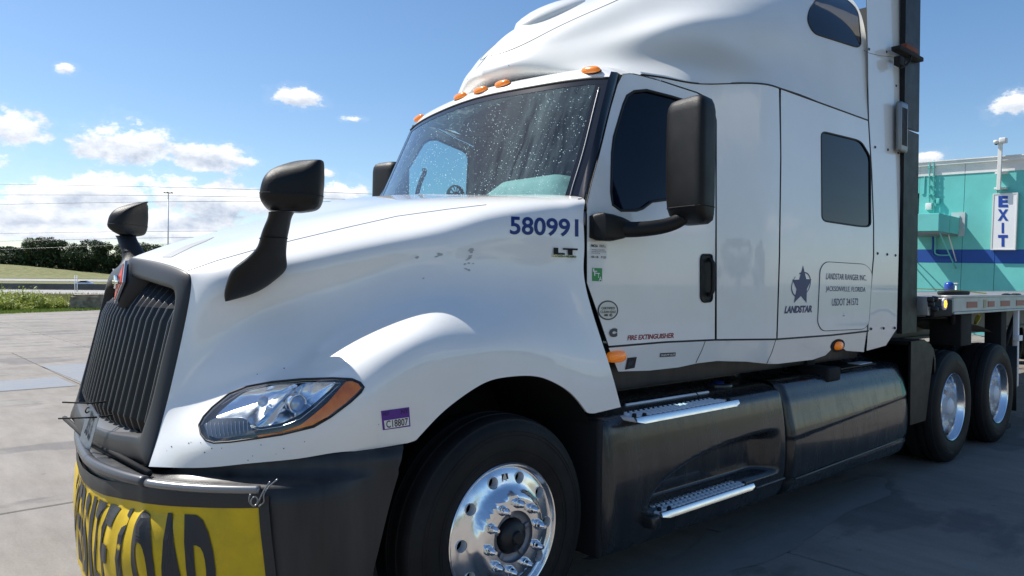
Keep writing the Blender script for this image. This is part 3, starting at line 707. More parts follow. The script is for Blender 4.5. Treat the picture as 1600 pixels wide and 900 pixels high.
# bolts on the extender
for bx_, by_ in [(1357.5,77),(1385,81),(1367,230),(1387,234),(1403,239),(1371,396),(1386,397.5),(1399,399),(1361,514),(1380.5,513),(1398,512.5),(1400,134),(1407,137)]:
    p, n_ = side_surf(bx_, by_); on_both('bolt', lathe([(0, -.010), (.007, -.008), (.011, -.002), (.012, .001)], p, 10), GRYV, exts)

# toolbox door on the sleeper wall
TB = roundp([(1289,409),(1352,413),(1362,425),(1357,505),(1350,514),(1284,517),(1277,505),(1281,420)], 9)
tb = side_panel('luggage_door', TB, step=.1, off=.004, thick=0)
on_both('luggage_door_seam', line_on(TB, side_off(.002), .0032, 0, 8, True), SEAM, tb)
p, n_ = side_surf(1317, 492); mk('lock', lathe([(0, -.012), (.009, -.010), (.011, 0)], p, 14), CHR, tb[0])

# --- decals and lettering (both on hood and cab)
ds = side_off(.0)
def put(name, txt, quad, surf, m, off=.0016, bold=0.0, parent=truck, label=None, cuts=0):
    return mk(name, place2d(text2d(txt, bold, cuts), quad, surf, off), m, parent, smooth=False, label=label)
put('unit_number', '580991', [(796.5,338),(903.5,342.5),(903.5,370.5),(796.5,366.5)], hood_surf, NAVY, .002, .022, hood, cuts=1)
lt = put('model_badge', 'LT', [(864,387),(901.5,388.5),(901.5,399),(864,397.5)], hood_surf, BLACK, .006, .06, hood)
mk('badge_plate', poly_on([(862,398),(901,399.5),(901,403),(862,401.5)], hood_surf, .003, 10), CHR, lt)
put('badge_text', 'INTERNATIONAL', [(863,398.8),(900,400.2),(900,402.6),(863,401.2)], hood_surf, BLACK, .0042, 0, lt)
# purple permit sticker
ps = mk('permit_sticker', poly_on([(595,642),(639,636),(641,666),(598,672)], hood_surf, .0016, 10), PURV, hood, smooth=False)
mk('sticker_panel', poly_on([(599.5,657),(638,651.5),(639,664),(601,670)], hood_surf, .0026, 8), WHV, ps, smooth=False)
put('sticker_number', 'C18807', [(602.5,657),(636.5,652.5),(637,663.5),(603.5,668.5)], hood_surf, BLKV, .0036, .012, ps)
put('sticker_text', 'NY', [(626,640),(637,638.5),(637.5,645.5),(626.5,647)], hood_surf, mat('purple_dark', (.03, .01, .07), .4), .0028, .01, ps)
put('sticker_text', 'HUT', [(598,644.5),(608,643),(608.2,648.5),(598.4,650)], hood_surf, MATS['purple_dark'], .0028, 0, ps)
D0 = door[0]
# inspection sticker
st = mk('inspection_sticker', poly_on([(922,380),(948,381.5),(948,405),(922.5,404)], ds, .0015, 10), WHV, D0, smooth=False)
put('sticker_text', 'FMCSA', [(923,381.8),(933.5,382.3),(933.5,386.5),(923,386)], ds, BLKV, .0026, .04, st)
put('sticker_text', 'PERIODIC\nINSPECTION', [(936,382.5),(946,383),(946,386.8),(936,386.2)], ds, BLKV, .0026, .02, st)
put('sticker_text', 'THIS VEHICLE HAS PASSED\nAN INSPECTION IN ACCORD\nWITH 49 CFR 396', [(923.5,389),(946.5,390),(946.5,397.5),(923.5,396.5)], ds, GRYV, .0026, 0, st)
put('sticker_text', '05-18   7-21', [(923.5,399.5),(946,400.5),(946,404),(923.5,403)], ds, BLKV, .0026, .03, st)
# green fuel tax sticker
st = mk('fuel_tax_sticker', poly_on([(925,418.5),(940.5,419.2),(940.5,439.5),(925,439)], ds, .0015, 8), GRNV, D0, smooth=False)
for ch, q in (('I', (925.8,419.5,928,424.5)), ('F', (927.8,423,932.4,431)), ('T', (932.4,426.5,936.8,434)), ('A', (935,432,940,439))):
    put('sticker_letter', ch, [(q[0],q[1]),(q[2],q[1]+.2),(q[2],q[3]+.2),(q[0],q[3])], ds, WHV, .0026, .02, st)
# round silver sticker
ci = [(949.5+16.2*math.cos(t), 484.8+15.4*math.sin(t)) for t in np.linspace(0, 2*math.pi, 32, endpoint=False)]
c2 = [(949.5+14*math.cos(t), 484.8+13.2*math.sin(t)) for t in np.linspace(0, 2*math.pi, 32, endpoint=False)]
st = mk('clean_idle_sticker', poly_on(ci, ds, .0015, 8), GRYV, D0, smooth=False); mk('sticker_face', poly_on(c2, ds, .0024, 8), SILV, st, smooth=False)
put('sticker_text', 'CERTIFIED', [(939,479.5),(960,479.5),(960,483.5),(939,483.5)], ds, BLKV, .0034, .02, st)
put('sticker_text', 'CLEAN IDLE', [(937.5,485.2),(961.5,485.2),(961.5,489.2),(937.5,489.2)], ds, BLKV, .0034, .02, st)
put('sticker_text', 'ARB', [(943,490.5),(949,490.5),(949,494),(943,494)], ds, BLKV, .0034, .06, st); put('sticker_text', 'C', [(951.5,490),(956,490),(956,494.5),(951.5,494.5)], ds, BLKV, .0034, .1, st)
put('engine_badge', 'C', [(951.5,513.5),(964,512.5),(963.5,526.5),(951,526.8)], ds, GRYV, .004, .11, D0)
put('door_text', 'FIRE EXTINGUISHER', [(981,524),(1054,520),(1052.5,528),(980,532)], ds, REDV, .0016, .03, D0)
st = mk('drain_valve_sticker', poly_on([(1031,551.8),(1055.5,550.5),(1054.8,556.6),(1030.3,558)], ds, .002, 8), BLKV, sill[0], smooth=False)
put('sticker_text', 'DRAIN', [(1032,553.3),(1041,552.8),(1040.8,555.9),(1031.8,556.5)], ds, WHV, .003, .02, st); put('sticker_text', 'VALVE', [(1045.5,552.5),(1054,552),(1053.6,555.2),(1045.2,555.7)], ds, WHV, .003, .02, st)
pts = [(1041.6,553.2),(1044.8,553.0),(1043.2,556)]; mk('sticker_arrow', (np.array([ds(*q)[0]+[0, -.003, 0] for q in pts]), [[0, 1, 2]]), WHV, st, smooth=False)
st = mk('sill_plate', poly_on([(980,559),(994.5,557.5),(991,574.5),(976,577.5)], ds, .003, 8), BLKV, sill[0], smooth=False)
mk('plate_screw', cat_(*[lathe([(0, -.006), (.004, -.004), (.005, 0)], ds(a, b)[0], 8) for a, b in ((983,562),(991,560),(980,574),(988,572))]), GRYV, st)
put('plate_mark', '#', [(981.5,563),(989.5,562),(988,571),(980,572.5)], ds, GRYV, .0038, .05, st)
# company star and lettering on the sleeper wall
W0 = slp[0]
star = [(1254.5,415),(1259.5,436),(1267.5,436.5),(1260.5,451.5),(1259.8,473),(1251,462.5),(1240,473.5),(1244.5,452),(1237.5,437),(1248.5,437)]
mk('star_logo', poly_on(star, ds, .0018, 6), NAVYD, W0, smooth=False)
def arc(cx, cy, rx, ry, a0, a1, w0, w1, rot=0, n=24):
    P = []; Q = []
    for k in range(n+1):
        t = k/n; a = a0+(a1-a0)*t; w = w0+(w1-w0)*t
        for L_, s_ in ((P, 1), (Q, -1)): L_.append((cx+(rx+s_*w)*math.cos(a)*math.cos(rot)-(ry+s_*w)*math.sin(a)*math.sin(rot), cy+(rx+s_*w)*math.cos(a)*math.sin(rot)+(ry+s_*w)*math.sin(a)*math.cos(rot)))
    return P+Q[::-1]
mk('logo_orbit', cat_(poly_on(arc(1252, 445, 13, 20, -2.3, .7, 1.1, .35, .35), ds, .0016, 3), poly_on(arc(1251.5, 445, 14, 20, 1.75, 3.6, 1.1, .3, .35), ds, .0016, 3)), NAVYD, W0, smooth=False)
def slant(q, k): return [(q[0][0]+k, q[0][1]), (q[1][0]+k, q[1][1]), q[2], q[3]]
put('company_name', 'LANDSTAR', slant([(1226,478),(1268.5,477),(1268.5,488),(1225,490)], 1.5), ds, NAVYD, .0018, .05, W0)
L0 = tb[0]
put('door_text', 'LANDSTAR RANGER INC.', [(1290.5,426.5),(1352.5,430),(1353,438.5),(1289.5,436.5)], ds, NAVYD, .006, .004, L0)
put('door_text', 'JACKSONVILLE, FLORIDA', [(1289.5,447),(1351.5,448.5),(1351,458.5),(1289,457)], ds, NAVYD, .006, .004, L0)
put('door_text', 'USDOT 241572', [(1299,466.5),(1340,466),(1339.5,476.5),(1298.5,478)], ds, NAVYD, .006, .006, L0)
# amber side markers on the sill
for cx_, cy_, rx_, ry_, nm in ((961.5, 557, 14.5, 9.5, 0), (1308.5, 540, 10, 9.5, 1)):
    c, n_ = side_surf(cx_, cy_); sx_ = rx_/ (F/ ((c-CAM)@cf))*1.55; sz_ = ry_/(F/((c-CAM)@cf))
    if nm: mk('marker_bezel', poly_on([(cx_+11*math.cos(t)+2.2*-math.sin(t), cy_+10.5*math.sin(t)) for t in np.linspace(0, 2*math.pi, 20, endpoint=False)], ds, .002, 8), BLACK, sill[0]); sx_ *= .72; sz_ *= .72
    V = []; 
    for k, (f_, d_) in enumerate(((1, 0), (.97, .016), (.8, .026), (.45, .032), (.02, .034))):
        for t in np.linspace(0, 2*math.pi, 24, endpoint=False):
            e_ = .75; ct, st_ = math.cos(t), math.sin(t); V.append((c[0]+sx_*f_*abs(ct)**e_*np.sign(ct), c[1]-d_, c[2]+sz_*f_*abs(st_)**e_*np.sign(st_)))
    on_both('side_marker', (np.array(V), [[i*24+j, (i+1)*24+j, (i+1)*24+(j+1) % 24, i*24+(j+1) % 24] for i in range(4) for j in range(24)]), AMB, sill)

# --- windscreen, header, pillars
def march(px, py, Fn, t0=.5, t1=8, n=400):
    d = ray(px, py); ts = np.linspace(t0, t1, n); prev = None
    for t in ts:
        v = Fn(CAM+d*t)
        if prev is not None and prev < 0 <= v:
            a, b = t-(ts[1]-ts[0]), t
            for _ in range(25):
                m_ = (a+b)/2
                if Fn(CAM+d*m_) >= 0: b = m_
                else: a = m_
            return CAM+d*b
        prev = v
    return None
def wx(y, z): return .665-.20*(1-((y-CY)/1.03)**2)+.47*(z-2.02)
Fw = lambda p: p[0]-wx(p[1], p[2])
top_px = [(952,122),(925,122.5),(880,128),(820,138),(770,147.5)]
tp = [march(*q, Fw) for q in top_px]
ty = np.array([p[1] for p in tp]); tz = np.array([p[2] for p in tp]); o_ = np.argsort(ty); ty, tz = ty[o_], tz[o_]
rp = [march(*q, Fw) for q in [(903,309),(925,235),(940,170),(951,124)]]
rz = np.array([1.88]+[p[2] for p in rp]); ry = np.array([.17]+[p[1] for p in rp])
print('windscreen top', np.round(ty, 3), np.round(tz, 3), 'side', np.round(ry, 3), np.round(rz, 3))
def yl(z): return np.interp(z, rz, ry)
def ztop(y): yy = min(y, 2*CY-y); return float(np.interp(yy, ty, tz) if yy < ty[-1] else tz[-1]+(tz[-1]-tz[-2])/(ty[-1]-ty[-2])*.45*(yy-ty[-1]))
def ws(u, v, off=0.0):
    # u across 0..1 from near to far, v up 0..1
    zt0 = ztop(.3); z = 1.90+v*(zt0-1.90); y = yl(z)+(2*CY-2*yl(z))*u; z = 1.90+v*(ztop(y)-1.90); return np.array([wx(y, z)+off, y, z])
def ws_strip(u0, u1, v0, v1, nu, nv, off): 
    return np.array([ws(u, v, off) for v in np.linspace(v0, v1, nv) for u in np.linspace(u0, u1, nu)]), grid_faces(nv, nu, True)
wsc = mk('windshield', ws_strip(0, 1, 0, 1, 60, 24, 0.0), WSG, truck)
mk('frit_border', cat_(ws_strip(0, .035, 0, 1, 4, 24, -.002), ws_strip(.965, 1, 0, 1, 4, 24, -.002), ws_strip(.0, 1, .955, 1.01, 60, 4, -.0025)), FRIT, wsc)
mk('windshield_trim', tube(nspl([ws(.020, v, -.006) for v in (.12, .2, .4, .6, .8, .93)], 24), .004, 6), MATS['bar_grey'], wsc)
# header strip over the glass
us = np.linspace(0, 1, 61); rows = []
for dx, dz in [(0, .0), (.010, .030), (.035, .058), (.08, .080), (.14, .096), (.24, .108), (.45, .112)]:
    r = []
    for u in us:
        p = ws(u, 1.0); e = min(u, 1-u); k = min(1, e/.06); dzz = dz*(0.45+.55*k); yy = p[1]; q = p+np.array([dx, 0, dzz])
        r.append(q)
    rows.append(r)
HD = (np.array(rows).reshape(-1, 3), grid_faces(7, 61, True))
header = mk('roof_header', HD, WHITE, truck); hd_surf = bvh_surf((HD[0], HD[1]))
# dark gasket between the header and the glass
mk('header_gasket', tube([ws(u, 1.0, -.004) for u in us], .006, 6), RUB, header)
# A pillar strips
ed = [(970,116),(965,132),(954,170),(945,207),(937,240),(926,280),(917,318)]; A = [side_surf(*q)[0]+[0, .0, 0] for q in ed]
A = nspl(A, 24); B = np.array([ws(0, (p[2]-1.90)/(ztop(.3)-1.90)) for p in A]); Mi = (A+B)/2+[-.006, -.012, 0]
PV = np.concatenate([A+[0, .03, 0], A*.8+B*.2+[.012, .0, 0], Mi, B+[-.003, 0, 0]]); pil = (PV, grid_faces(4, 24))
mk('pillar_trim', pil, FRIT, truck); mk('pillar_trim', mir(pil), FRIT, truck)
corner = cat_(ring_loft([np.array([a+[-.0, .02, -.02], a+[-.01, .0, 0], a+[.0, .01, .03], a+[.0, .06, .03]]) for a in [side_surf(972, 118)[0], side_surf(985, 116.5)[0], side_surf(1000, 118)[0]]]))
# marker lights on the header
def lens_at(c, n_, a, rx, rz_, h, seg=20):
    n_ = n_/np.linalg.norm(n_); a = a-n_*(a@n_); a /= np.linalg.norm(a); b = np.cross(n_, a); V = []
    fr = ((1, 0), (.98, .45), (.8, .8), (.45, .97), (.02, 1))
    for f_, d_ in fr:
        for t in np.linspace(0, 2*math.pi, seg, endpoint=False): V.append(c+a*rx*f_*math.cos(t)+b*rz_*f_*math.sin(t)+n_*h*d_)
    return np.array(V), [[i*seg+j, i*seg+(j+1) % seg, (i+1)*seg+(j+1) % seg, (i+1)*seg+j] for i in range(4) for j in range(seg)]
for q in [(923.5,111.5),(785.5,132.5),(751.5,142.5),(720,152)]:
    c, n_ = hd_surf(*q)
    ml = mk('marker_light', lens_at(c-n_*.002, n_*.6+np.array([-.5, 0, .6]), np.array([0, 1.0, 0]), .066, .024, .030), AMB, header)
    mk('marker_base', lens_at(c-n_*.006, n_*.6+np.array([-.5, 0, .6]), np.array([0, 1.0, 0]), .071, .028, .012), BLACK, ml)
    if q[0] > 900: ml2 = mk('marker_light', mir(lens_at(c-n_*.002, n_*.6+np.array([-.5, 0, .6]), np.array([0, 1.0, 0]), .066, .024, .030)), AMB, header)
# wipers
def wp(u, v, o=-.02): return ws(u, v, o)
mk('wiper', cat_(tube(nspl([wp(.10, .12), wp(.25, .155), wp(.44, .165)], 16), .006, 6), tube(nspl([wp(.44, .10, -.03), wp(.36, .17, -.045), wp(.27, .165, -.03)], 12), .008, 6)), RUB, truck)
mk('wiper', cat_(tube(nspl([wp(.55, .12), wp(.70, .155), wp(.88, .165)], 16), .006, 6), tube(nspl([wp(.90, .10, -.03), wp(.80, .17, -.045), wp(.72, .165, -.03)], 12), .008, 6)), RUB, truck)

# --- roof fairing (aerodynamic sleeper cap)
prof = np.array([(.85, 2.885), (.875, 2.98), (.97, 3.12), (1.1, 3.23), (1.3, 3.36), (1.6, 3.53), (2.2, 3.78), (3.0, 3.96), (3.95, 4.04)])
def cen(x): return np.array([x, CY, float(np.interp(x, prof[2:, 0], prof[2:, 1]))])
def sp(px, py): return side_surf(px, py)[0]
a3 = np.array
FG = [
[a3((1.05,1.22,2.865)), a3((.95,1.22,2.855)), a3((.85,1.22,2.885)), a3((.872,1.22,2.98)), a3((.965,1.22,3.115)), a3((1.1,1.22,3.23)), cen(1.25)],
[a3((1.05,1.05,2.865)), a3((.96,1.07,2.855)), (771,110,1.12), (779,96,1.11), (790,82,1.10), None, cen(1.35)],
[a3((1.06,.85,2.86)), a3((.98,.90,2.85)), (798,101.5,.995), (808,88,.99), (821,68,1.0), None, cen(1.5)],
[a3((1.08,.70,2.85)), a3((1.02,.76,2.845)), (824,94.5,.90), (835,77,.895), (858,49,.90), None, cen(1.7)],
[a3((1.12,.50,2.84)), a3((1.09,.56,2.85)), (878,84,.73), (890,62,.745), (911,24,.775), None, cen(1.95)],
[(1003,117.5,.30), (988,93,.40), (980,62,.455), (985,38,.50), (1000,-18,.59), None, cen(2.3)],
[sp(1085,129.5), (1083,84,.185), (1070,35,.235), (1073,16,.30), a3((2.05,.47,3.58)), None, cen(2.7)],
[sp(1150,129.5), (1156,84,.105), (1160,40,.128), (1166,14,.175), a3((2.6,.38,3.74)), None, cen(3.1)],
[sp(1215,136), (1222,90,.075), (1225,52,.085), (1230,20,.125), a3((3.05,.33,3.82)), None, cen(3.4)],
[sp(1290,163), (1290,115,.055), (1292,78,.065), (1294,40,.09), a3((3.45,.31,3.88)), None, cen(3.65)],
[sp(1356,187), (1355,150,.04), (1355,110,.05), (1354,68,.07), a3((3.9,.29,3.92)), None, cen(3.95)]]
for c in FG:
    for i, q in enumerate(c):
        if isinstance(q, tuple): c[i] = YP(q)
    if c[5] is None: c[5] = .5*(c[4]+c[6])+a3((0, 0, .035))
FP_ = patch(np.array(FG).transpose(1, 0, 2), 220, 150)
for _ in range(260):
    w_ = .5*FP_[:, 1:-1]+.25*(FP_[:, :-2]+FP_[:, 2:]); k_ = np.linspace(0, 1, 150)[:, None, None]; k_ = np.clip((k_-.04)/.12, 0, 1); FP_[:, 1:-1] = FP_[:, 1:-1]*(1-k_)+w_*k_
for _ in range(4):
    FP_[1:-1] = .5*FP_[1:-1]+.25*(FP_[:-2]+FP_[2:])
FV = (FP_.reshape(-1, 3), grid_faces(150, 220))
f_surf = bvh_surf(FV)
# upper sleeper window
UW = roundp([(1284,-14),(1318,-4),(1340,16),(1345.5,76),(1270,52),(1261,33),(1264,16)], 12)
PXF = np.array([project(v) for v in FV[0]]) if False else None
fair = mk('roof_fairing', cat_(FV, mir(FV)), FAIR, truck)
w_ = fair.modifiers.new('w', 'WELD'); w_.merge_threshold = .001
fw = poly_on(UW, f_surf, .004, 12); on_both('window', fw, DKGL, (fair, fair)); on_both('window_seal', line_on(UW, f_surf, .006, .002, 8, True), RUB, (fair, fair))
for pts in ([(761,84),(768,85.5),(780,84),(821,68),(860,48),(913,23),(963,1),(1010,-22)],): on_both('fairing_seam', line_on(nspl(pts, 40), f_surf, .0028, 0, 8), SEAM, (fair, fair))
# weathered stain on the fairing side
stn = bpy.data.materials['fairing_paint'].node_tree; sb = stn.nodes['Principled BSDF']
g_ = stn.nodes.new('ShaderNodeNewGeometry'); mp_ = stn.nodes.new('ShaderNodeMapping'); c0 = f_surf(1110, 88)[0]
mp_.vector_type = 'POINT'; mp_.inputs['Location'].default_value = (-c0[0]/.50, 0, -c0[2]/.125); mp_.inputs['Scale'].default_value = (1/.50, 0, 1/.125)
stn.links.new(g_.outputs['Position'], mp_.inputs[0]); ln = stn.nodes.new('ShaderNodeVectorMath'); ln.operation = 'LENGTH'; stn.links.new(mp_.outputs[0], ln.inputs[0])
mr = stn.nodes.new('ShaderNodeMapRange'); mr.inputs['From Min'].default_value = 1.25; mr.inputs['From Max'].default_value = .25; mr.inputs['To Min'].default_value = 0; mr.inputs['To Max'].default_value = .55; mr.interpolation_type = 'SMOOTHSTEP'
stn.links.new(ln.outputs['Value'], mr.inputs[0]); mxs = stn.nodes.new('ShaderNodeMix'); mxs.data_type = 'RGBA'; src = sb.inputs['Base Color'].links[0].from_socket
stn.links.new(mr.outputs[0], mxs.inputs[0]); stn.links.new(src, mxs.inputs[6]); mxs.inputs[7].default_value = (.50, .44, .34, 1); stn.links.new(mxs.outputs[2], sb.inputs['Base Color'])
# roof hump (rounded air horn cover) on the centre line
hv, hf = lathe([(0, .075), (.25, .072), (.5, .06), (.75, .035), (.92, .008), (1.0, -.03), (1.02, -.12)], (0, 0, 0), 36, 'z')
hq = np.array([(1.44+v[0]*.28+v[2]*-.25, CY+v[1]*.20, 3.437+v[0]*.28*.52+v[2]*.60) for v in hv]); mk('roof_hump', (hq, hf), FAIR, fair)

# --- cab shell closing the inside
shell = cat_(bb(.62, 4.2, .32, 2.12, 1.20, 1.24), bb(2.6, 2.64, .15, 2.29, 1.24, 3.0), bb(1.45, 4.2, .42, 2.02, 2.74, 2.77), bb(4.18, 4.22, .08, 2.36, 1.24, 3.9))
mk('cab_floor_and_walls', shell, INT, truck, smooth=False)
mk('firewall', bb(.56, .60, .18, 2.26, 1.0, 1.96), INT, truck, smooth=False)
ds_ = []
for y in np.linspace(.24, 2.20, 20):
    x0 = wx(y, 1.98)+.02; ds_.append([(x0, y, 1.965), (x0+.22, y, 1.99), (x0+.36, y, 1.985), (x0+.42, y, 1.93), (x0+.44, y, 1.5)])
dash = mk('dashboard', (np.array(ds_).reshape(-1, 3), grid_faces(20, 5, True)), INT, truck)
# pale instrument hood seen through the glass
hoodi = []
for y, h in zip(np.linspace(.30, 1.12, 20), np.concatenate([np.linspace(.06, .19, 4), np.full(10, .195), np.linspace(.19, .10, 6)])):
    x0 = max(wx(y, 2.1)+.03, .66); hoodi.append([(x0, y, 1.985), (x0+.03, y, 1.985+h*.75), (x0+.09, y, 1.985+h), (x0+.20, y, 1.985+h*1.0), (x0+.26, y, 1.97)])
mk('instrument_hood', (np.array(hoodi).reshape(-1, 3), grid_faces(20, 5, True)), INTL, dash)
mk('paper', box((wx(1.95, 2.05)+.12, 1.93, 2.03), (.01, .26, .10), 0, 1, Matrix.Rotation(-.5, 3, 'Y')), PAPER, dash)
mk('fan', cat_(lathe([(.062, -.02), (.070, 0), (.062, .02)], (.86, 1.50, 2.16), 20), lathe([(.02, -.02), (.02, .02)], (.86, 1.50, 2.16), 12), tube([(.86, 1.50, 2.09), (.87, 1.50, 2.0)], .01, 6), *[tube([(.86, 1.49, 2.16), (.86+.062*math.cos(a), 1.49, 2.16+.062*math.sin(a))], .004, 5) for a in np.arange(0, 6.2, .5)]), BLACK, dash)
sw = Matrix.Rotation(math.radians(-62), 3, 'Y'); th = np.linspace(0, 2*math.pi, 36, endpoint=False)
rim = [np.array(sw@Vector((.225*math.cos(t), .225*math.sin(t), 0)))+[1.16, .72, 2.03] for t in th]
mk('steering_wheel', cat_(loop_tube(rim, .016, 8), tube([rim[0], rim[18]], .014, 6), tube([rim[9], rim[27]], .014, 6)), BLACK, truck)
for yy in (.72, 1.72):
    st = mk('seat', cat_(bb(1.45, 1.95, yy-.25, yy+.25, 1.55, 1.72, .05), bb(1.85, 2.02, yy-.25, yy+.25, 1.65, 2.35, .06)), INT, truck); mk('headrest', bb(1.88, 2.0, yy-.13, yy+.13, 2.36, 2.56, .04), INT, st)
mk('grab_handle', tube(nspl([(.92, 2.20, 2.10), (.95, 2.13, 2.14), (1.0, 2.12, 2.30), (1.06, 2.14, 2.40), (1.10, 2.21, 2.43)], 20), .016, 8), BLACK, truck)
fr_in = line_on([(1103,156),(1111,166),(1116,188),(1116,345),(1115,528)], side_off(-.04), .030, 0, 20); on_both('door_lining', fr_in, INT, (truck, truck))
on_both('pillar_lining', bb(1.66, 2.0, .13, .17, 1.24, 2.75, .01), INT, (truck, truck)); on_both('sleeper_lining', bb(2.05, 2.55, .06, .09, 1.24, 2.84), INT, (truck, truck)); on_both('rear_lining', bb(3.45, 3.95, .05, .08, 1.24, 2.80), INT, (truck, truck))

# --- mirrors
def superell(c, a, b, e, n=28):
    th = np.linspace(0, 2*math.pi, n, endpoint=False); return np.array([c+a*abs(math.cos(t))**e*np.sign(math.cos(t))+b*abs(math.sin(t))**e*np.sign(math.sin(t)) for t in th])
def px_loft(secs, e=.8, n=28, tdir=(.25, 1, 0), dl=0.0):
    R = []; td = np.array(tdir, float); td /= np.linalg.norm(td)
    for xl, yl_, xr, yr_, y, t in secs:
        A_, B_ = atY(xl, yl_, y+dl), atY(xr, yr_, y-dl); c = (A_+B_)/2; R.append(superell(c, (B_-A_)/2, td*t, e, n))
    return R
# hood mirror: foot and stem
foot = [(352,471,358,470,.46,.012),(350.5,458,402,456,.44,.035),(355,438,432,436,.41,.05),(364,420,447,420,.385,.052),(381,406,447.5,406,.36,.05),(397,392,447,392,.325,.046),(404,381,448,380,.30,.044),(407,370,449,371,.28,.042),(413,353,452.5,354,.24,.042),(419,338,456,339,.205,.042),(420,331,460,332,.19,.042)]
R = px_loft(foot[::-1], .85, 28)
Rn = nspl(np.array([r.reshape(-1) for r in R]), 44).reshape(44, 28, 3)
stem = ring_loft(list(Rn))
head = [(478,251.5,503,251,.15,.02),(462,254,504.5,252,.15,.042),(448,258,505,258,.15,.054),(430,265,505,266,.15,.062),(418,275,505,275,.15,.067),(411.5,288,504.5,290,.15,.070),(409,300,503.5,303,.15,.070),(408.5,307,503,311,.15,.069),(411,316,500,321,.155,.062),(417,325,493,328,.165,.052),(423,330,470,332,.18,.045)]
R = px_loft(head, .62, 28, (.7, .8, 0), .060); Rn = nspl(np.array([r.reshape(-1) for r in R]), 40).reshape(40, 28, 3)
headm = ring_loft(list(Rn))
bd = [(409.3,307),(440,308.5),(470,309.8),(502,311)]
for f in (lambda q: q, mir):
    hm = mk('hood_mirror', f(stem), TEXB, truck, auto=70); mk('mirror_shell', f(headm), TEXB, hm, auto=70)
    c_ = Rn[26].mean(0); mk('shell_seam', f(loop_tube(c_+(Rn[26]-c_)*1.002, .0018, 5)), BLACK, hm)
    sm_ = np.array(R[0]); ring_ = px_loft([(405.5,372,449,373,.282,.0425)], .85)[0]; mk('stem_seam', f(loop_tube(ring_, .0016, 5)), BLACK, hm)
    rear = px_loft([(499,256,504.5,256,.27,.05),(499.5,290,505,290,.27,.095),(497,318,502,319,.27,.07)], .6)
# main door mirror
def main_mirror(f, pdoor):
    y0 = -.21
    Rr = []
    for z, k, dx in [(2.525, .72, .012), (2.515, .86, .004), (2.49, .955, 0), (2.455, 1, 0), (2.25, 1.01, -.002), (2.04, 1.0, 0), (1.985, .985, .002), (1.975, .98, .003), (1.94, .93, .012), (1.912, .82, .03), (1.895, .6, .045)]:
        c = np.array([1.075+dx, -.185, z]); Rr.append(superell(c, np.array([.090*k+.0, 0.012, 0]), np.array([.018, .130*k, 0]), .45, 36))
    Rr = [r for r in Rr]
    Rn_ = Rr
    mm = mk('main_mirror', f(ring_loft(Rn_)), TEXB, truck, auto=50)
    mk('shell_seam', f(loop_tube(Rr[7]*1.0, .0028, 5)), BLACK, mm)
    arm = nspl([(.74, .07, 1.868), (.82, .03, 1.862), (.91, -.05, 1.868), (1.02, -.13, 1.90), (1.07, -.17, 1.94)], 20)
    mk('mirror_arm', f(tube(arm, np.linspace(.042, .036, 20), 14)), TEXB, mm)
    blk = [superell(np.array([x_, .045 if i else .08, z_]), np.array([0, .035*k_, 0])if False else np.array([.0, .04*k_, 0]), np.array([0, 0, h_]), .5, 20) for i, (x_, z_, k_, h_) in enumerate([(.625, 1.868, .6, .055), (.645, 1.868, 1, .070), (.72, 1.866, 1.05, .068), (.80, 1.868, .9, .055), (.86, 1.87, .6, .04)])]
    mk('mirror_bracket', f(ring_loft(blk)), TEXB, mm, auto=60)
main_mirror(lambda q: q, 0); main_mirror(mir, 1)
# small white reflection strip trim under the window
wl_ = [(1003,329),(1013,324),(1030,321.5),(1042,321)]

# --- dark lower structure and chassis skirts
mk('cab_underbody', cat_(bb(.66, 4.25, .34, 2.10, .50, 1.20, .02), bb(.70, 4.0, .22, .36, 1.0, 1.215, .03), bb(.70, 4.0, 2.08, 2.22, 1.0, 1.215, .03)), BUMP, truck, auto=40)
def skirt(x0, x1, prof, r0=.05, r1=.05, n=150, pocket=None, inset0=0, lean=0.0):
    prof = np.array(prof); P = nspl(prof, 90, np.concatenate([[0], np.cumsum(np.linalg.norm(np.diff(prof, axis=0), axis=1))])); 
    xs = np.linspace(x0, x1, n); V = []
    for y, z in P:
        for x in xs:
            e0 = max(0, 1-(x-x0)/r0); e1 = max(0, 1-(x1-x)/r1); dy = .05*(1-math.sqrt(max(0, 1-e0*e0)))+.05*(1-math.sqrt(max(0, 1-e1*e1)))
            xx = x+lean*(z-.5) * (1-(x-x0)/(x1-x0))
            yy = y+dy
            if pocket and y < .12: yy += pocket(x, z)
            V.append((xx, yy, z))
    return np.array(V), grid_faces(90, n)
pf = [(.40, 1.03), (.36, .99), (.30, .955), (.16, .945), (.06, .925), (.01, .895), (-.006, .85), (-.018, .78), (-.032, .67), (-.038, .52), (-.030, .38), (.0, .27), (.05, .215), (.12, .20)]
def pock(x, z):
    if not (.93 < x < 2.32 and .39 < z < .72): return 0.0
    top = .44+.245*math.sqrt(max(0, 1-((2.05-x)/1.10)**2)) if x < 2.05 else .685
    k = ss(0, .07, top-z)*ss(0, .02, z-.405)*ss(.945, .975, x)*(1-ss(2.1, 2.3, x)); return .13*float(k)
sk1 = skirt(.625, 2.385, pf, .06, .05, 220, pock)
front_skirt = mk('front_skirt', orient(*sk1, (0, -1, .3)), DKPL, truck); mk('front_skirt', mir(sk1), DKPL, truck)
pf2 = [(.36, 1.04), (.33, 1.0), (.27, .965), (.15, .955), (.09, .95), (.055, .935), (.018, .868), (.004, .835), (-.012, .76), (-.032, .64), (-.040, .54), (-.036, .40), (-.012, .28), (.01, .24), (.05, .21), (.12, .20)]
def crease(x, z): return -.010*float(ss(0, .02, z-(.58+.05*(x-2.4)))*(1-ss(.0, .25, z-(.58+.05*(x-2.4)))))+.008*float(ss(.0, .012, .335-z+.018*(x-2.4))*(1-ss(.03, .045, .335-z+.018*(x-2.4))))
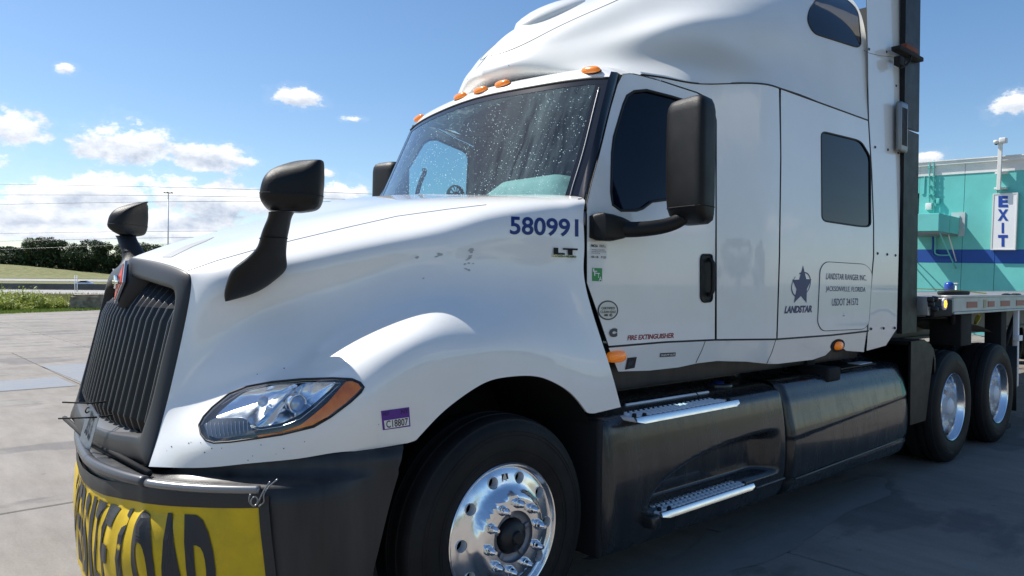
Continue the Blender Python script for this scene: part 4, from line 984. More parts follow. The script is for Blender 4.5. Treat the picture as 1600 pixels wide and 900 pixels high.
sk2 = skirt(2.425, 4.42, pf2, .05, .20, 200, crease)
rear_skirt = mk('rear_skirt', orient(*sk2, (0, -1, .3)), DKPL, truck); mk('rear_skirt', mir(sk2), DKPL, truck)
[mk('skirt_front_edge', bb(.60, .64, a, a+.36, .24, .92, .015), BLACK, truck) for a in (0, 2.08)]
mk('skirt_trim', tube([(x, -.028, .318+.018*(x-2.4)) for x in np.linspace(2.5, 4.25, 12)], .006, 6), mat('trim_dull', (.12, .125, .13), .3, metal=.5), rear_skirt)
mk('skirt_trim', tube([(x, -.026, .345+.01*(x-2)) for x in np.linspace(2.02, 2.36, 6)], .006, 6), MATS['trim_dull'], front_skirt)
# filler cup and access lid on the shelf
c = atZ(1122, 600, .955); mk('filler_cup', lathe([(.075, .006), (.085, .012), (.092, 0), (.092, -.01)], c, 28, 'z'), DKPL, front_skirt)
mk('filler_cap', lathe([(0, .001), (.074, .001)], c, 28, 'z'), BLACK, front_skirt); mk('cap', lathe([(0, .02), (.035, .018), (.04, 0)], c, 16, 'z'), NAVYD, front_skirt)
lid = [atZ(*q, .956) for q in [(985,605),(1062,597),(1072,598),(1092,618)]]; mk('lid_seam', tube(densify(lid, .05, False), .003, 6), BLACK, front_skirt)
# recess and strap at the split in the rear skirt
mk('skirt_notch', cat_(bb(3.05, 3.25, .02, .26, .90, 1.0, .02)), BLACK, rear_skirt); mk('shelf_recess', bb(3.42, 4.05, .10, .24, .955, .968, .004), TEXB, rear_skirt)
mk('shelf_plate', bb(3.80, 4.02, .12, .22, .966, .974, .002), ALUD, rear_skirt)
mk('bottle_strap', bb(3.1, 3.22, .20, .30, .95, 1.24, .01), BLACK, truck)
# steps
def step(x0, x1, z, y0, y1, lean=0):
    st = mk('step', cat_(bb(x0, x1, y0, y1, z-.02, z, .006)), ALUD, truck)
    Lp = []
    for x, k in zip(np.linspace(x0-.01, x1+.02, 30), np.concatenate([np.linspace(.4, 1, 3), np.ones(25), np.linspace(1, .4, 2)])):
        Lp.append(np.array([(x, y0+.012, z+.006), (x, y0-.004, z+.006), (x, y0-.010, z-.002), (x, y0-.014, z-.004-.024*k), (x, y0-.009, z-.006-.026*k), (x, y0-.002, z-.010)]))
    mk('step_lip', ring_loft(Lp), ALU, st, auto=50)
    mk('step_lip', bb(x0-.01, x1, y1-.008, y1+.010, z-.004, z+.014, .005), ALU, st)
    parts = []
    nx = int((x1-x0-.06)/.042)
    for i in range(nx):
        for j in range(4):
            cx_ = x0+.05+i*.042+(j % 2)*.021; cy_ = y0+.030+j*(y1-y0-.05)/3.4
            parts.append(lathe([(.0, -.004), (.006, -.002), (.0125, .010), (.0155, .009), (.018, 0)], (cx_, cy_, z), 8, 'z'))
    mk('step_tread', cat_(*parts), ALUD, st, kind='stuff')
    for q in ((x0+.03, y0+.04), (x0+.08, y0+.015), (x1-.06, y1-.04), (x1-.03, y0+.03)): mk('step_bolt', lathe([(0, .020), (.010, .018), (.013, 0)], (q[0], q[1], z), 8, 'z'), BLACK, st)
    return st
step(.80, 1.70, .915, -.075, .10); mk('upper_shelf_bar', bb(.95, 1.72, .115, .13, .93, .95, .005), ALUD, truck)
step(1.0, 1.86, .405, -.085, .085)
mk('step_bracket', bb(.93, 1.0, -.085, .0, .33, .40, .015), DKPL, truck)

# --- rear of the tractor
mk('rear_mudguard', cat_(ring_loft([np.array([(4.42, y, 1.13), (4.72, y, 1.135), (4.93, y, 1.05), (4.99, y, .95), (4.985, y, .44), (4.96, y, .44), (4.955, y, .94), (4.90, y, 1.03), (4.71, y, 1.105), (4.42, y, 1.10)]) for y in (-.02, .50)]),
   bb(4.40, 4.955, .42, .50, .45, 1.12)), TEXB, truck, auto=40)
mk('rear_mudguard', mir(cat_(ring_loft([np.array([(4.42, y, 1.13), (4.72, y, 1.135), (4.93, y, 1.05), (4.99, y, .95), (4.985, y, .44), (4.96, y, .44), (4.955, y, .94), (4.90, y, 1.03), (4.71, y, 1.105), (4.42, y, 1.10)]) for y in (-.02, .50)]))), TEXB, truck, auto=40)
mk('frame_rail', cat_(bb(.5, 7.4, .74, .82, .68, .95, .01), bb(.5, 7.4, 1.62, 1.70, .68, .95, .01), bb(5.2, 5.3, .8, 1.64, .7, .9), bb(6.5, 6.6, .8, 1.64, .7, .9), bb(7.3, 7.38, .8, 1.64, .7, .9)), BLACK, truck)
mk('fifth_wheel', cat_(lathe([(0, 1.24), (.46, 1.24), (.48, 1.21), (.46, 1.17)], (6.0, CY, 0), 30, 'z'), bb(5.8, 6.2, .80, 1.64, .95, 1.18, .02)), BLACK, truck)
mk('rear_axle', cat_(tube([(5.34, .1, .5), (5.34, 2.34, .5)], .09, 12), tube([(6.66, .1, .5), (6.66, 2.34, .5)], .09, 12), tube([(0, .2, .48), (0, 2.24, .48)], .06, 10)), BLACK, truck)
# rubber gap flaps behind the sleeper
def flap(z0, z1): 
    R = [np.array([(4.26, -.012, z), (4.60, .0, z), (4.60, .014, z), (4.42, .03, z), (4.26, .03, z)]) for z in np.linspace(z0, z1, 6)]
    return ring_loft(R)
FLP = mat('gap_flap_rubber', (.006, .007, .009), .42, spec=.35, rvar=.1, vscale=5)
for z0, z1 in ((1.20, 2.865), (2.885, 4.0)):
    V = flap(z0, z1); mk('gap_flap', V, FLP, truck, smooth=False); mk('gap_flap', mir(V), FLP, truck, smooth=False)
for p0, p1, m_ in (((1398,85),(1436,95), BLACK),):
    A_ = atY(1400, 88, -.03); B_ = atY(1436, 82, -.03)
    cl = mk('flap_clamp', cat_(box((A_+B_)/2, (abs(B_[0]-A_[0])+.02, .07, .035), .008), box(atY(1405, 96, -.03), (.09, .05, .07), .005)), BLACK, truck)
    mk('clamp_strap', box(atY(1421, 77, -.02), (.24, .05, .045), .008), mat('strap_rust', (.20, .055, .025), .7), cl)
    mk('clamp_cable', tube(nspl([atY(1424, 84, -.05), atY(1422, 94, -.06), atY(1414, 103, -.05), atY(1406, 106, -.04)], 14), .009, 6), BLACK, cl)
c = atY(1409, 199, -.02)
vt = mk('vent_grille', box(c, (.15, .045, .40), .02, 3), MATS['bar_grey'], truck)
for k in range(5): mk('vent_slot', box(c+[-.045+k*.022, -.021, 0], (.008, .008, .30)), BLACK, vt)

# --- wheels
def ang(a): return math.cos(a), math.sin(a)
def tyre(c, w, R=.508, s=-1):
    # c: centre of the outer rim plane; tyre extends inwards (+y)
    pr_ = [(.300, .02), (.306, .0), (.33, -.012), (.375, -.022), (.43, -.020), (.462, -.010), (.480, .004), (.4845, .008), (.492, .010), (.500, .022), (.505, .045), (.5065, .065), (.494, .069), (.494, .077), (.5075, .081), (.508, .12), (.4955, .124), (.4955, .132), (.508, .136), (.508, w*.5), (.508, w-.136), (.4955, w-.132), (.4955, w-.124), (.508, w-.12), (.5065, w-.07), (.500, w-.02), (.462, w+.01), (.375, w+.02), (.30, w)]
    k = R/.508; return lathe([(.30+(r-.30)*k, d) for r, d in pr_], c, 96)
def text_ring(txt, c, r, h, a_mid, span, dy):
    V, Fs = text2d(txt, .01, 0); O = []
    for u, v in V[:, :2]:
        a = a_mid+span*(.5-u); rr = r+h*(v-.5); O.append((c[0]+rr*math.cos(a), c[1]+dy, c[2]+rr*math.sin(a)))
    return orient(np.array(O), Fs, np.array([0, -1, 0]))
NUTM = CHR
def nut(c, r_, L_=.050):
    return lathe([(0, -L_), (.007, -L_), (.0095, -L_+.004), (.0135, -L_+.017), (.0165, -L_+.020), (.0175, -.014), (.021, -.012), (.023, -.004), (.023, .002)], c, 10)
def front_wheel(f, yflip):
    c = np.array([0, 0, .5]); w = mk('front_wheel', f(tyre(c, .27)), TYRE, truck, auto=35)
    mk('tyre_bead_lines', f(cat_(*[lathe([(r, -.0225+d), (r+.0025, -.0245+d), (r+.005, -.0225+d)], c, 72) for r, d in ((.345, .006), (.36, .001), (.425, .0015), (.44, .005))])), TYRE, w)
    # rim lip + disc with hand holes and centre bore
    rim = cat_(lathe([(.292, .03), (.300, .016), (.3055, .004), (.3055, -.004), (.302, -.008), (.297, -.006), (.293, .002), (.287, .010), (.283, .012)], c, 96))
    hole = [[(.243*math.cos(a)+.0262*math.cos(t), .243*math.sin(a)+.0262*math.sin(t)) for t in np.linspace(0, 2*math.pi, 18, endpoint=False)] for a in np.arange(10)*math.pi/5+math.radians(72.0-0)]
    circ = lambda r, n: [(r*math.cos(t), r*math.sin(t)) for t in np.linspace(0, 2*math.pi, n, endpoint=False)]
    V, Fs = sheet2d(circ(.284, 96), hole+[circ(.1105, 48)], .018)
    rr = np.hypot(V[:, 0], V[:, 1]); dy = np.interp(rr, [.10, .112, .168, .176, .184, .196, .21, .25, .27, .279, .2845], [-.056, -.058, -.058, -.056, -.045, -.024, -.014, -.004, .003, .009, .012])
    P = np.stack([c[0]+V[:, 0], c[1]+dy, c[2]+V[:, 1]], 1); P, Fs = orient(P, Fs, np.array([0, -1, 0])); disc = cat_(rim, (P, Fs))
    rim_o = mk('rim', f(disc), ALU, w, auto=38)
    for a in np.arange(10)*math.pi/5+math.radians(72.0): mk('hole_wall', f(lathe([(.0262, -.009), (.0262, .03)], (c[0]+.243*math.cos(a), 0, c[2]+.243*math.sin(a)), 18)), ALUD, w)
    mk('wheel_inside', f(cat_(lathe([(.0, .07), (.29, .07), (.295, .03)], c, 40))), BLACK, w)
    mk('hub_flange', f(lathe([(.112, -.056), (.110, -.045), (.105, -.036), (.082, -.036), (.078, -.036)], c, 48)), HUBG, w)
    for k in range(5): a = k*2*math.pi/5+.3; mk('hub_lug', f(box((c[0]+.094*math.cos(a), -.040, c[2]+.094*math.sin(a)), (.030, .016, .022), .004, 2, Matrix.Rotation(-a, 3, 'Y'))), HUBG, w)
    mk('hub_cap', f(lathe([(0, -.094), (.022, -.094), (.027, -.090), (.030, -.078), (.036, -.074), (.055, -.070), (.066, -.062), (.071, -.048), (.074, -.03), (.078, -.03)], c, 24)), HUB, w, auto=35)
    for k in range(10):
        a = math.radians(90+k*36-8.0); mk('lug_nut', f(nut((c[0]+.1428*math.cos(a), -.058, c[2]+.1428*math.sin(a)), 0)), CHR, w, auto=40)
    q = text2d('A', .05)
    P = []
    for u, v in q[0][:, :2]: P.append((c[0]-.012+.030*(u-.5), -.0095, c[2]+.247+.034*(v-.5)))
    mk('rim_decal', f(orient(np.array([(c[0]+x_, -.0075, c[2]+z_) for x_, z_ in ((-.024, .228), (.014, .228), (.006, .262), (-.018, .262))]), [[0, 1, 2, 3]], (0, -1, 0))), BLKV, w)
    mk('rim_decal_mark', f(orient(np.array(P), q[1], (0, -1, 0))), SILV, w)
    return w
front_wheel(lambda q: q, 0); front_wheel(mir, 1)
def dual_wheel(f, x):
    c = np.array([x, -.045, .5]); w = mk('rear_wheel', f(tyre(c, .27)), TYRE, truck, auto=35)
    mk('inner_tyre', f(tyre(c+[0, .33, 0], .27)), TYRE, w, auto=35)
    mk('rim', f(lathe([(.296, .02), (.3035, .004), (.3055, -.004), (.302, -.009), (.297, -.006), (.291, .004), (.287, .018), (.278, .034), (.272, .06), (.268, .10), (.266, .150), (.262, .166), (.24, .176), (.18, .160), (.165, .150), (.11, .150)], c, 72)), ALU, w, auto=40)
    mk('hub_cap', f(lathe([(0, -.0), (.045, .0), (.060, .006), (.075, .02), (.080, .06), (.105, .075), (.11, .15)], c, 24)), ALUD, w, auto=35)
    for k in range(10): a = k*math.pi/5; mk('lug_nut', f(nut((c[0]+.1428*math.cos(a), c[1]+.15, c[2]+.1428*math.sin(a)), 0, .04)), CHR, w, auto=40)
    mk('tyre_lettering', f(cat_(text_ring('PIRELLI', c, .405, .030, math.radians(72), .42, -.0245), text_ring('PIRELLI', c, .405, .030, math.radians(72-180), .42, -.0245))), mat('tyre_letter', (.045, .045, .045), .5), w, smooth=False)
for x in (5.344, 6.664): dual_wheel(lambda q: q, x); dual_wheel(mir, x)
[mk('rear_mudflap', bb(7.30, 7.32, a, a+.62, .25, .95), RUB, truck) for a in (-.04, 1.86)]
gp = [(4.42, 1.128), (4.72, 1.130), (4.86, 1.085), (4.93, 1.02), (4.76, .44), (4.42, .44)]
for f in (lambda q: q, mir): mk('guard_panel', f(ring_loft([np.array([(x, y, z) for x, z in gp]) for y in (-.024, -.004)])), TEXB, truck, smooth=False)
# spring hangers seen between the tyres
mk('suspension', cat_(bb(4.9, 5.8, .62, .70, .55, .62, .01), bb(6.2, 7.1, .62, .70, .55, .62, .01), lathe([(.14, 0), (.16, .1), (.14, .22)], (5.75, .78, .45), 18, 'z'), lathe([(.14, 0), (.16, .1), (.14, .22)], (7.05, .78, .45), 18, 'z')), BLACK, truck)

# ================================================================== OVERSIZE LOAD banner on the bumper
ban = empty('oversize_load_banner', (-1.43, CY, .30), 'yellow fabric banner with black OVERSIZE LOAD lettering strapped round the front bumper', 'banner')
s_end = [s for s in np.linspace(BS[0], 0, 800) if np.interp(s, BS, BC[:, 1]) > .125][0]
def ban_top(s):
    y = np.interp(s, BS, BC[:, 1]); yy = min(y, 2*CY-y); return float(np.interp(yy, [.12, .25, .5, .75, 1.22], [.795, .790, .783, .765, .745]))
def ban_off(s, z, zt):
    t = max(0, (zt-z)/.42); g = float(ss(-.95, -.65, s))*(1-.75*float(ss(-.48, -.25, s)))*(1-float(ss(.5, .9, s)))
    belly = g*(.052*math.sin(math.pi*min(1, max(0, (t-.10)/.9)**.8))-.006*math.exp(-((t-.08)/.07)**2))
    a = belly*.7
    for (sc_, amp, wd, dr) in ((-.635, .014, .026, -.12), (-.50, .006, .03, .25), (-.38, .006, .035, .3), (-.2, .008, .05, .2), (.15, .012, .06, .1), (.5, .012, .06, -.1)):
        cc_ = sc_+dr*(zt-z); a += amp*math.exp(-((s-cc_)/wd)**2)*math.exp(-(t*1.5)**2)*min(1, .25+t*6)
    return .014+a+.002*math.sin(s*19+z*11)+.0015*math.sin(s*41-z*23)*min(1, t*4)
ss_ = np.linspace(s_end, -s_end, 620); tz_ = np.linspace(0, 1, 60)
def ban_pt(s, z, extra=0.0):
    zt = ban_top(s); x, y, nr = bump_pt(s, ban_off(s, z, zt)+extra); return (x, y, z)
V = []
for t in tz_:
    for s in ss_: zt = ban_top(s); z_ = zt-t*(zt-.33); V.append(ban_pt(s-.10*(zt-z_)*max(0, -s/1.2), z_))
YEL = mat('banner_yellow', (.66, .45, .005), .45, var=.3, vscale=11, vcol=(.52, .355, .008), bump=.10, bscale=170)
cloth = mk('cloth', (np.array(V), grid_faces(60, 620, True)), YEL, ban)
hemm = mat('banner_hem_black', (.028, .028, .028), .55, bump=.15, bscale=260)
def hem(z_of0, z_of1, s0, s1, n=300, ex=.004):
    V = []
    for t in np.linspace(0, 1, 4):
        for s in np.linspace(s0, s1, n): zt = ban_top(s); x, y, nr = bump_pt(s, ban_off(s, zt-.001, zt)*(1-max(0, (z_of0+(z_of1-z_of0)*t))*0)+ex+ (0.003 if 0 < t < 1 else 0)); V.append((x, y, zt+z_of0+(z_of1-z_of0)*t))
    return np.array(V), grid_faces(4, n, True)
mk('top_hem', hem(.052, -.006, s_end-.008, -s_end+.008), hemm, ban)
def vhem(s0, w):
    V = []
    for s in np.linspace(s0-w, s0, 4):
        for z in np.linspace(.83, .33, 24): x, y, nr = bump_pt(s-.10*max(0, .80-z), .018+.004*math.sin(z*20)); V.append((x, y, min(z, ban_top(s0)+.035)))
    return np.array(V), grid_faces(4, 24)
mk('side_hem', vhem(s_end+.004, .035), hemm, ban); 
# lettering laid out along the cloth
def s_of_px(px, py):
    p = march(px, py, lambda p: p[0]-np.interp(p[1], BY, BX), .5, 4, 600); i = np.argmin((BC[:, 0]-p[0])**2+(BC[:, 1]-p[1])**2); return BS[i]
sD1 = s_of_px(331, 830); sL0 = s_of_px(193, 850); print('banner s', s_end, sD1, sL0)
LW = abs(sD1-sL0)/4
def letter(ch, s_right, w, bold=.072):
    V, Fs = text2d(ch, bold, 2); O = []
    for u, v in V[:, :2]:
        s = s_right+(1-u)*w; zt = ban_top(s); g = float(ss(-.64, -.42, s)); s -= g*(.07*v*v); z = .385+.370*v-g*.02*v; s -= .10*(.78-z); O.append(ban_pt(s, z, .0034))
    return orient(np.array(O), Fs, np.array([-1, -.4, 0]))
LTX = mat('banner_letter_black', (.022, .024, .028), .5)
sx_ = sD1
for ch in 'LOAD'[::-1]: mk('letter', letter(ch, sx_, LW*.95), LTX, ban, smooth=False); sx_ += LW
sx_ += LW*.55
for ch in 'OVERSIZE'[::-1]:
    w_ = LW*(.34 if ch == 'I' else .80); mk('letter', letter(ch, sx_, w_, .03), LTX, ban, smooth=False); sx_ += w_+LW*.16
# hook tying the hem to the bumper corner
x, y, nr = bump_pt(s_end, .03)
hk = np.array([x, y, .835])
mk('wire_hook', cat_(tube(nspl([hk+[.03, -.03, .05], hk+[.012, -.02, .02], hk+[0, -.012, -.01], hk+[-.02, -.012, -.03], hk+[-.035, -.006, -.01], hk+[-.03, -.006, .012]], 24), .0032, 6),
   tube(nspl([hk+[.055, -.035, .055], hk+[.03, -.02, .03], hk+[.01, -.02, .0], hk+[.012, -.018, -.02], hk+[-.004, -.012, -.035]], 20), .0030, 6), loop_tube([hk+[-.02+.012*math.cos(t), -.014, -.014+.016*math.sin(t)] for t in th_], .003)), MATS['bar_grey'], ban)

# ================================================================== GROUND
def shader_concrete(name, base, dark, light=None, slab=False):
    m = bpy.data.materials.new(name); m.use_nodes = True; t = m.node_tree; b = t.nodes['Principled BSDF']; L = t.links.new
    g = t.nodes.new('ShaderNodeNewGeometry')
    def nz(s, d=8, r=.62, sc_=(1, 1, 1), rot=0):
        mp = t.nodes.new('ShaderNodeMapping'); mp.inputs['Scale'].default_value = sc_; mp.inputs['Rotation'].default_value = (0, 0, rot); L(g.outputs['Position'], mp.inputs[0])
        n = t.nodes.new('ShaderNodeTexNoise'); n.inputs['Scale'].default_value = s; n.inputs['Detail'].default_value = d; n.inputs['Roughness'].default_value = r; L(mp.outputs[0], n.inputs['Vector']); return n.outputs['Fac']
    def ramp(f, p0, c0, p1, c1):
        r = t.nodes.new('ShaderNodeValToRGB'); e = r.color_ramp.elements; e[0].position = p0; e[0].color = (*c0, 1); e[1].position = p1; e[1].color = (*c1, 1); L(f, r.inputs[0]); return r.outputs[0]
    def mix(f, a, c, mode='MIX'):
        x = t.nodes.new('ShaderNodeMix'); x.data_type = 'RGBA'; x.blend_type = mode
        if isinstance(f, float): x.inputs[0].default_value = f
        else: L(f, x.inputs[0])
        L(a, x.inputs[6]); 
        if isinstance(c, tuple): x.inputs[7].default_value = (*c, 1)
        else: L(c, x.inputs[7])
        return x.outputs[2]
    c = ramp(nz(.55), .33, tuple(v*.80 for v in base), .66, base)
    c = mix(.55, c, ramp(nz(6, 8, .7, (1, .22, 1), .35), .35, (.62, .61, .6), .62, (1, 1, 1)), 'MULTIPLY')
    c = mix(.6, c, ramp(nz(60, 5, .7), .3, (.70, .70, .70), .7, (1.06, 1.06, 1.06)), 'MULTIPLY')
    st_ = nz(.42, 6, .55, (1, 2.4, 1), -.15); f = ramp(st_, .56, (0, 0, 0), .60, (1, 1, 1)); c = mix(f, c, mix(.62, c, dark)) if False else c
    x = t.nodes.new('ShaderNodeMix'); x.data_type = 'RGBA'; x.blend_type = 'MULTIPLY'; L(f, x.inputs[0]); L(c, x.inputs[6]); x.inputs[7].default_value = (.66, .66, .70, 1); c = x.outputs[2]
    sp_ = ramp(nz(9, 3, .5), .70, (0, 0, 0), .74, (1, 1, 1)); x = t.nodes.new('ShaderNodeMix'); x.data_type = 'RGBA'; x.blend_type = 'MULTIPLY'; L(sp_, x.inputs[0]); L(c, x.inputs[6]); x.inputs[7].default_value = (.72, .72, .72, 1); c = x.outputs[2]
    if slab:
        oi = t.nodes.new('ShaderNodeObjectInfo'); mr = t.nodes.new('ShaderNodeMapRange'); mr.inputs['To Min'].default_value = .90; mr.inputs['To Max'].default_value = 1.06; L(oi.outputs['Random'], mr.inputs[0])
        x = t.nodes.new('ShaderNodeMix'); x.data_type = 'RGBA'; x.blend_type = 'MULTIPLY'; x.inputs[0].default_value = 1; L(c, x.inputs[6]); L(mr.outputs[0], x.inputs[7]); c = x.outputs[2]
    L(c, b.inputs['Base Color'])
    rr = t.nodes.new('ShaderNodeMapRange'); rr.inputs['From Min'].default_value = .35; rr.inputs['From Max'].default_value = .7; rr.inputs['To Min'].default_value = .6; rr.inputs['To Max'].default_value = .9; L(nz(1.3), rr.inputs[0]); L(rr.outputs[0], b.inputs['Roughness'])
    bp = t.nodes.new('ShaderNodeBump'); bp.inputs['Strength'].default_value = .35; bp.inputs['Distance'].default_value = .006; L(nz(55, 8, .75, (1, .4, 1), .3), bp.inputs['Height']); L(bp.outputs[0], b.inputs['Normal'])
    MATS[name] = m; return m
CONC = shader_concrete('concrete', (.262, .236, .206), (.2, .2, .2), slab=True)
JOINT = mat('joint_tar', (.045, .042, .04), .9)
SOIL = mat('grass_ground', (.10, .125, .035), .95, var=.5, vscale=.35, vcol=(.16, .15, .07), bump=.5, bscale=3)
# oblique far edge of the apron
E0 = np.array([2.94, 37.57]); ED = np.array([4.31, 2.83]); ED /= np.linalg.norm(ED)
apr = np.array([(*(E0-ED*90), -.012), (*(E0+ED*120), -.012), (120, -14, -.012), (-60, -14, -.012)])
sub = mk('apron', (apr, [[0, 3, 2, 1]]), JOINT, smooth=False, kind='structure')
XP, YPITCH = 4.6, 6.52
def clip_poly(P, p0, d):
    # keep the side of the line (p0, d) on which the truck stands
    nrm = np.array([d[1], -d[0]]); O = []
    for i in range(len(P)):
        a, b = np.array(P[i]), np.array(P[(i+1) % len(P)]); fa, fb = (a-p0)@nrm, (b-p0)@nrm
        if fa >= 0: O.append(a)
        if (fa >= 0) != (fb >= 0): O.append(a+(b-a)*fa/(fa-fb))
    return O
slabs = []
def slab(x0, x1, y0, y1, name='slab'):
    P = clip_poly([(x0+.010, y0+.010), (x1-.010, y0+.010), (x1-.010, y1-.010), (x0+.010, y1-.010)], E0-np.array([ED[1], -ED[0]])*(-.02), ED)
    if len(P) < 3: return
    P = np.array(P); b = .008; c = P.mean(0); Pi = c+(P-c)*(1-b/np.linalg.norm(P-c, axis=1)[:, None]*1.4)
    R = [np.array([(p[0], p[1], -.010) for p in P]), np.array([(p[0], p[1], -.006) for p in P]), np.array([(p[0], p[1], 0) for p in Pi])]
    V, Fs = ring_loft(R, cap=False); Fs.append([2*len(P)+j for j in range(len(P))])
    mk(name, (V, Fs), CONC, sub, smooth=False)
for j in range(-2, 7):
    y0 = -2.92+YPITCH*j; off = -1.55 if j == 2 else 0.0
    for i in range(-7, 9): slab(2.05+off+XP*i, 2.05+off+XP*(i+1), y0, y0+YPITCH)
slab(2.05+XP*9, 110, -13.9, 80, 'outer_pavement'); slab(-58, 2.05-XP*7, -13.9, 40, 'outer_pavement'); slab(2.05-XP*7, 2.05+XP*9, -2.92+YPITCH*7, 90, 'outer_pavement')
# damp patch left over from washing
DAMP = mat('damp_concrete', (.215, .22, .232), .30, var=.2, vscale=2, vcol=(.24, .235, .225), rvar=.25, bump=.05, bscale=30)
def blotch(cx, cy, rx, ry, z, seed, n=40, rot=0):
    r = np.random.default_rng(seed); k = [r.normal(0, .10) for _ in range(9)]; ph = r.uniform(0, 6, 9); P = []
    for t in np.linspace(0, 2*math.pi, n, endpoint=False):
        q = 1+sum(k[i]*math.cos((i+2)*t+ph[i]) for i in range(9)); a, b = rx*q*math.cos(t), ry*q*math.sin(t); P.append((cx+a*math.cos(rot)-b*math.sin(rot), cy+a*math.sin(rot)+b*math.cos(rot), z))
    return np.array(P), [list(range(n))]
wetp = [atZ(*q, .003) for q in [(-40,590),(0,587),(60,578),(128,566),(128,603),(100,603),(0,612),(-40,615)]]
wetp = np.array([(p[0], max(10.16, min(p[1], 16.5)), .003) for p in wetp])
mk('damp_patch', (np.array([(.56, 10.17, .004), (5.0, 10.17, .004), (5.0, 13.2, .004), (.50, 13.4, .004)]), [[0, 1, 2, 3]]), DAMP, sub, smooth=False)
mk('damp_patch', (np.array([(-4.0, 10.17, .004), (.42, 10.17, .004), (.40, 11.5, .004), (-1.2, 11.3, .004), (-4, 11.0, .004)]), [[0, 1, 2, 3, 4]]), DAMP, sub, smooth=False)
OIL = mat('oil_stain', (.19, .18, .165), .5, rvar=.3, vscale=4)
STN = mat('tyre_scuff', (.20, .19, .18), .8, var=.4, vscale=6, vcol=(.3, .28, .25))
mk('oil_stain', blotch(2.9, .15, 1.3, .30, .003, 5, rot=.0), OIL, sub, smooth=False)
mk('oil_stain', blotch(1.6, -.0, .8, .24, .0032, 9), OIL, sub, smooth=False)

# --- terrain
fw = np.array([math.cos(YAW), math.sin(YAW)]); rt = np.array([math.sin(YAW), -math.cos(YAW)])
def WR(w, r, z): return np.array([CAM[0]+fw[0]*w+rt[0]*r, CAM[1]+fw[1]*w+rt[1]*r, z])
KW = [-900, 45, 60, 90, 105, 110, 190, 215, 265, 285, 305, 320, 360, 400, 900]; KZ = [-.03, -.03, 0.0, -.27, .05, .0, -.25, .1, .6, 1.1, 2.0, 2.3, 3.0, 3.4, 3.6]
def terr(w, r):
    z = float(np.interp(w, KW, KZ)); hill = float(ss(315, 362, w))*float(1-ss(-270, -175, r))*6.0*float(1-ss(-420, -330, -r)*0); return z+hill
ws_ = np.concatenate([[-900, -300, -100, -20, 20, 45], np.arange(50, 420, 6), [500, 900]]); rs_ = np.concatenate([[-1500, -900, -600], np.arange(-420, 60, 12), [100, 200, 400, 800, 1500]])
gn = mk('grass_field', (np.array([WR(w, r, terr(w, r)-.05) for w in ws_ for r in rs_]), grid_faces(len(ws_), len(rs_))), SOIL, kind='structure')
ROADM = mat('highway_concrete', (.34, .33, .31), .85, var=.2, vscale=.3)
def road(name, w0, w1, m=ROADM, dz=.06):
    rr_ = np.arange(-700, 500, 12.); W_ = np.linspace(w0, w1, 6); V = np.array([WR(w, r, terr(w, r)+dz) for w in W_ for r in rr_]); return mk(name, (V, grid_faces(6, len(rr_))), m, kind='structure')
road('highway', 88, 104); road('far_highway', 183, 200); road('ramp_road', 272, 296)
for w_ in (89.2, 102.8): 
    rr_ = np.arange(-600, 300, 12.); mk('edge_line', (np.array([WR(w, r, terr(w, r)+.075) for w in (w_, w_+.2) for r in rr_]), grid_faces(2, len(rr_))), WHV, kind='structure')
DRYG = mat('dry_grass', (.22, .20, .085), .95, var=.45, vscale=.45, vcol=(.085, .11, .03), bump=1.0, bscale=1.2)
mk('meadow_slope', (np.array([WR(w, r, terr(w, r)+.05) for w in np.arange(300, 384, 6) for r in rs_]), grid_faces(14, len(rs_))), DRYG, kind='structure')
# jersey barrier along the highway
R = [np.array([WR(105.0, r, terr(105, r)-.1), WR(105.15, r, terr(105, r)+.3), WR(105.3, r, terr(105, r)+.9), WR(105.5, r, terr(105, r)+.9), WR(105.7, r, terr(105, r)+.3), WR(105.8, r, terr(105, r)-.1)]) for r in np.arange(-600, 300, 12.)]
mk('concrete_barrier', ring_loft(R), mat('barrier_concrete', (.13, .125, .12), .9, var=.3, vscale=.5), smooth=False, label='long low dark concrete barrier running between the highway lanes', cat='barrier')

# --- grass blades and weeds at the apron edge
def blades(name, n, reg, h0, h1, wd, m, lean=.35, leaf=False):
    V = []; Fs = []
    for i in range(n):
        x, y = reg(); h = RNG.uniform(h0, h1)*(1-.3*RNG.random())*((.62+.22*math.sin(x*1.9+y*1.1)+.22*math.sin(x*.7-y*.9+1)+.1*math.sin(x*5.1)) if leaf else 1); a = RNG.uniform(0, 2*math.pi); d = np.array([math.cos(a), math.sin(a), 0]); lx, ly = RNG.normal(0, lean, 2)*h
        b = len(V)
        if leaf and RNG.random() < .75:
            # a stem with leaf pairs
            for k in range(3):
                t = RNG.uniform(.25, 1); c = np.array([x+lx*t, y+ly*t, h*t]); a2 = RNG.uniform(0, 6.3); e = np.array([math.cos(a2), math.sin(a2), RNG.uniform(-.2, .7)])*wd*RNG.uniform(2, 5); s_ = np.array([-e[1], e[0], RNG.uniform(-.02, .02)])*.35; b = len(V)
                V += [c, c+e*.5+s_, c+e, c+e*.5-s_]; Fs.append([b, b+1, b+2, b+3])
        else:
            V += [np.array([x, y, 0])-d*wd, np.array([x, y, 0])+d*wd, np.array([x+lx*.5, y+ly*.5, h*.6])+d*wd*.6, np.array([x+lx, y+ly, h]), np.array([x+lx*.5, y+ly*.5, h*.6])-d*wd*.6]; Fs.append([b, b+1, b+2, b+3, b+4])
    return mk(name, (np.array(V), Fs), m, smooth=False, kind='stuff')
